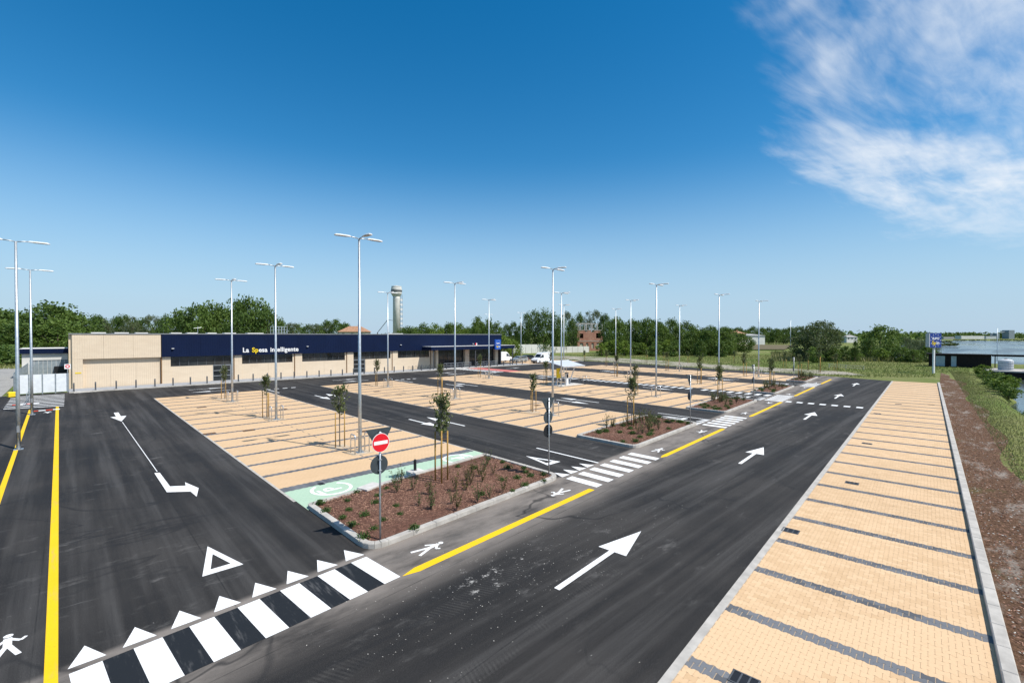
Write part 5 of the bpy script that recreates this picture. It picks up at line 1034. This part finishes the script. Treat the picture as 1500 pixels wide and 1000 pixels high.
for i, x in enumerate((892, 903, 914, 926, 937, 948, 960, 971, 983, 994, 1005, 1017, 1029, 1041, 1052, 1064, 1076, 1090)):
    y = (471, 467, 474, 470, 472, 468, 471, 476, 469, 477, 473, 479, 482, 479, 484, 481, 487, 489)[i]; tree(x, y, 160 + rnd.uniform(-8, 12), ('dark', 'mid')[i % 2], 'dense green tree in the row along the rubble meadow', 'tree row along the meadow', 26)
for i in range(16): tree(1060 + i * 11, rnd.uniform(479, 484), rnd.uniform(330, 380), 'dark', 'distant tree beyond the ploughed field', 'distant trees beyond the field', 18)
for i in range(18): tree(880 + i * 11 + rnd.uniform(-4, 4), rnd.uniform(497, 505), 150 + rnd.uniform(-6, 8), 'bush', 'bush at the foot of the meadow tree row', 'bushes below the tree row', 18)
tree(1178, 480, 122, 'grey', 'loose grey-green tree growing beside the lone meadow sapling', 'grey-green trees by the meadow', 36, k=0); tree(1196, 472, 120, 'grey', 'loose grey-green tree growing beside the lone meadow sapling', 'grey-green trees by the meadow', 44, k=1); tree(1212, 474, 121, 'grey', 'loose grey-green tree growing beside the lone meadow sapling', 'grey-green trees by the meadow', 34, k=0)
tree(1289, 479, 145, 'mid', 'lone broad green tree between meadow and lagoon', None, 46); tree(1275, 497, 128, 'dark', 'small dark tree below the lone broad green tree', None, 22); tree(1253, 500, 118, 'cone', 'small dark cone-shaped conifer in the reeds', None, 10); tree(1308, 484, 150, 'mid', 'leaning tree at the lagoon edge beside the broad tree', None, 24)
for i in range(22): tree(1165 + i * 9.5 + rnd.uniform(-4, 4), rnd.uniform(507, 516), rnd.uniform(112, 150), 'bush', 'scrub bush in the band before the lagoon', 'scrub before the lagoon', 18)
for i in range(10): tree(1320 + i * 5.5, rnd.uniform(492, 500), rnd.uniform(165, 230), 'grey', 'grey scrub tree on the lagoon bank behind the pylon', 'grey scrub behind the pylon', 14)
for i, (s, t, h) in enumerate(((76, -6.9, 1.5), (79, -7.1, 1.9), (82.5, -7.0, 2.0), (86, -7.2, 1.9), (90, -7.0, 1.8), (94, -6.9, 1.6), (106, -7.0, 1.6), (111, -7.1, 1.8), (63, -7.0, 0.9), (60, -7.2, 0.8))):
    src = PROT['bush'][(0, 2)[i % 2]]; o = clone(src, (*Rd(s, t), gz(*Rd(s, t)) - 0.15), rnd.uniform(0, 6), (h * 1.35, h * 1.35, h * 1.15), 'bright green bush overhanging the canal bank', 'bushes on the canal bank'); o.name = 'bush'; o['category'] = 'bush'
# saplings out in the rubble meadow
for i, (x, y, D) in enumerate(((856, 512, 118), (947, 511, 112), (972, 514, 116), (1008, 514, 112), (1030, 516, 112), (1076, 512, 108), (1200, 505, 84), (1150, 514, 92), (1183, 515, 88), (1225, 516, 86))):
    p = PD(x, D); h = H + (HY - y) / F * D; sp_ = clone(yt[2], (*p, -0.05), rnd.uniform(0, 6), h / 3.7, 'thin sapling planted in the rubble meadow', 'saplings in the meadow')
for o in list(bpy.data.objects):                                    # prototypes that ended unused are none
    if o.get('label') == 'x': [bpy.data.objects.remove(c) for c in list(o.children)]; bpy.data.objects.remove(o)
# far woods and shores: uncountable masses
def wood(name, leaf, n, place, size):
    r = random.Random(n); m = MB(); cs = [place(r) for _ in range(max(30, n // 26))]
    pts = []
    for _ in range(n):
        c = r.choice(cs); q = Vector((r.gauss(0, 1), r.gauss(0, 1), r.gauss(0, 1))).normalized() * r.random() ** 0.5; pts.append((c[0] + q.x * c[3], c[1] + q.y * c[3], max(0, c[2] * 0.5 + q.z * c[2] * 0.5)))
    leaf_cards(m, pts, size, r, 0.5); return tag(m.build(name, leaf), kind='stuff')
def ring(x0, x1, D0, D1, h0, h1, w):
    def f(r): x = r.uniform(x0, x1); D = r.uniform(D0, D1); return (*PD(x, D), r.uniform(h0, h1), w * r.uniform(0.7, 1.3))
    return f
tag(wood('far_wood', 'leaf_dark', 9000, ring(-150, 1060, 300, 420, 6, 10.5, 5), 1.1), 'dark mass of far woodland along the horizon behind the store', 'woodland'); tag(wood('far_wood', 'leaf_mid', 5000, ring(1040, 1360, 430, 700, 7, 13, 7), 1.6), 'far hazy woodland beyond the field and lagoon edge', 'woodland'); tag(wood('shore_wood', 'leaf_dark', 5000, ring(1330, 1620, 900, 1000, 8, 15, 9), 2.2), 'low dark woods on the far lagoon shore', 'woodland')
for k_, (x0, x1, D0, D1) in enumerate(((1330, 1400, 300, 312), (1300, 1395, 430, 450), (1395, 1510, 560, 585))):
    tag(wood('reed_spit', 'leaf_grey', 900, ring(x0, x1, D0, D1, 0.6, 1.8, 3), 0.8), ['low reed spit in the lagoon, nearest the shed', 'low reed spit in the middle of the lagoon', 'low reed spit in the lagoon, before the far shore'][k_], 'reeds')
tag(wood('scrub', 'leaf_dark', 4500, ring(-80, 30, 100, 118, 3.0, 5.0, 2.6), 0.4), 'dense dark scrub at the back of the gravel yard', 'scrub')
def reeds(name, mat, n, place, hh):
    r = random.Random(n + 1); m = MB()
    for _ in range(n):
        u, v = place(r); z = gz(u, v); h = hh * r.uniform(0.5, 1.3); a = r.uniform(0, 6.28); w = h * 0.16; lx, ly = r.gauss(0, 0.3) * h, r.gauss(0, 0.3) * h; c, s = math.cos(a) * w, math.sin(a) * w
        m.add([(u - c, v - s, z), (u + c, v + s, z), (u + lx, v + ly, z + h)], [(0, 1, 2)])
    return tag(m.build(name, mat), kind='stuff')
def meadow_pt(r):
    while True:
        x = r.uniform(820, 1420); D = r.uniform(74, 160); p = PD(x, D)
        if inpoly(p, RUB) and r.random() < 0.93: continue
        if not inpoly(p, LOT) and gz(*p) > -0.3 and toRd(*p)[1] > (-1.0 if toRd(*p)[0] < 112 else -9) and not (toRd(*p)[0] < 87.5 and toRd(*p)[1] < 3.8): return p
tag(reeds('meadow_grass', 'grass_blade', 30000, meadow_pt, 0.28), 'rough meadow grass beyond the asphalt edge', 'grass')
tag(reeds('verge_grass', 'reed', 22000, lambda r: Rd(12 + 105 * r.random(), -3.2 - abs(r.gauss(0, 1.7))), 0.13), 'grass verge between the bark strip and the canal', 'grass')
tag(reeds('reed_band', 'reed', 9000, lambda r: PD(r.uniform(1130, 1365), r.uniform(118, 175)), 1.0), 'tall reed band before the lagoon', 'reeds')
tag(reeds('yard_weeds', 'grass_blade', 2500, lambda r: PD(r.uniform(-60, 60), r.uniform(92, 120)), 0.6), 'weeds at the far edge of the gravel yard', 'weeds')
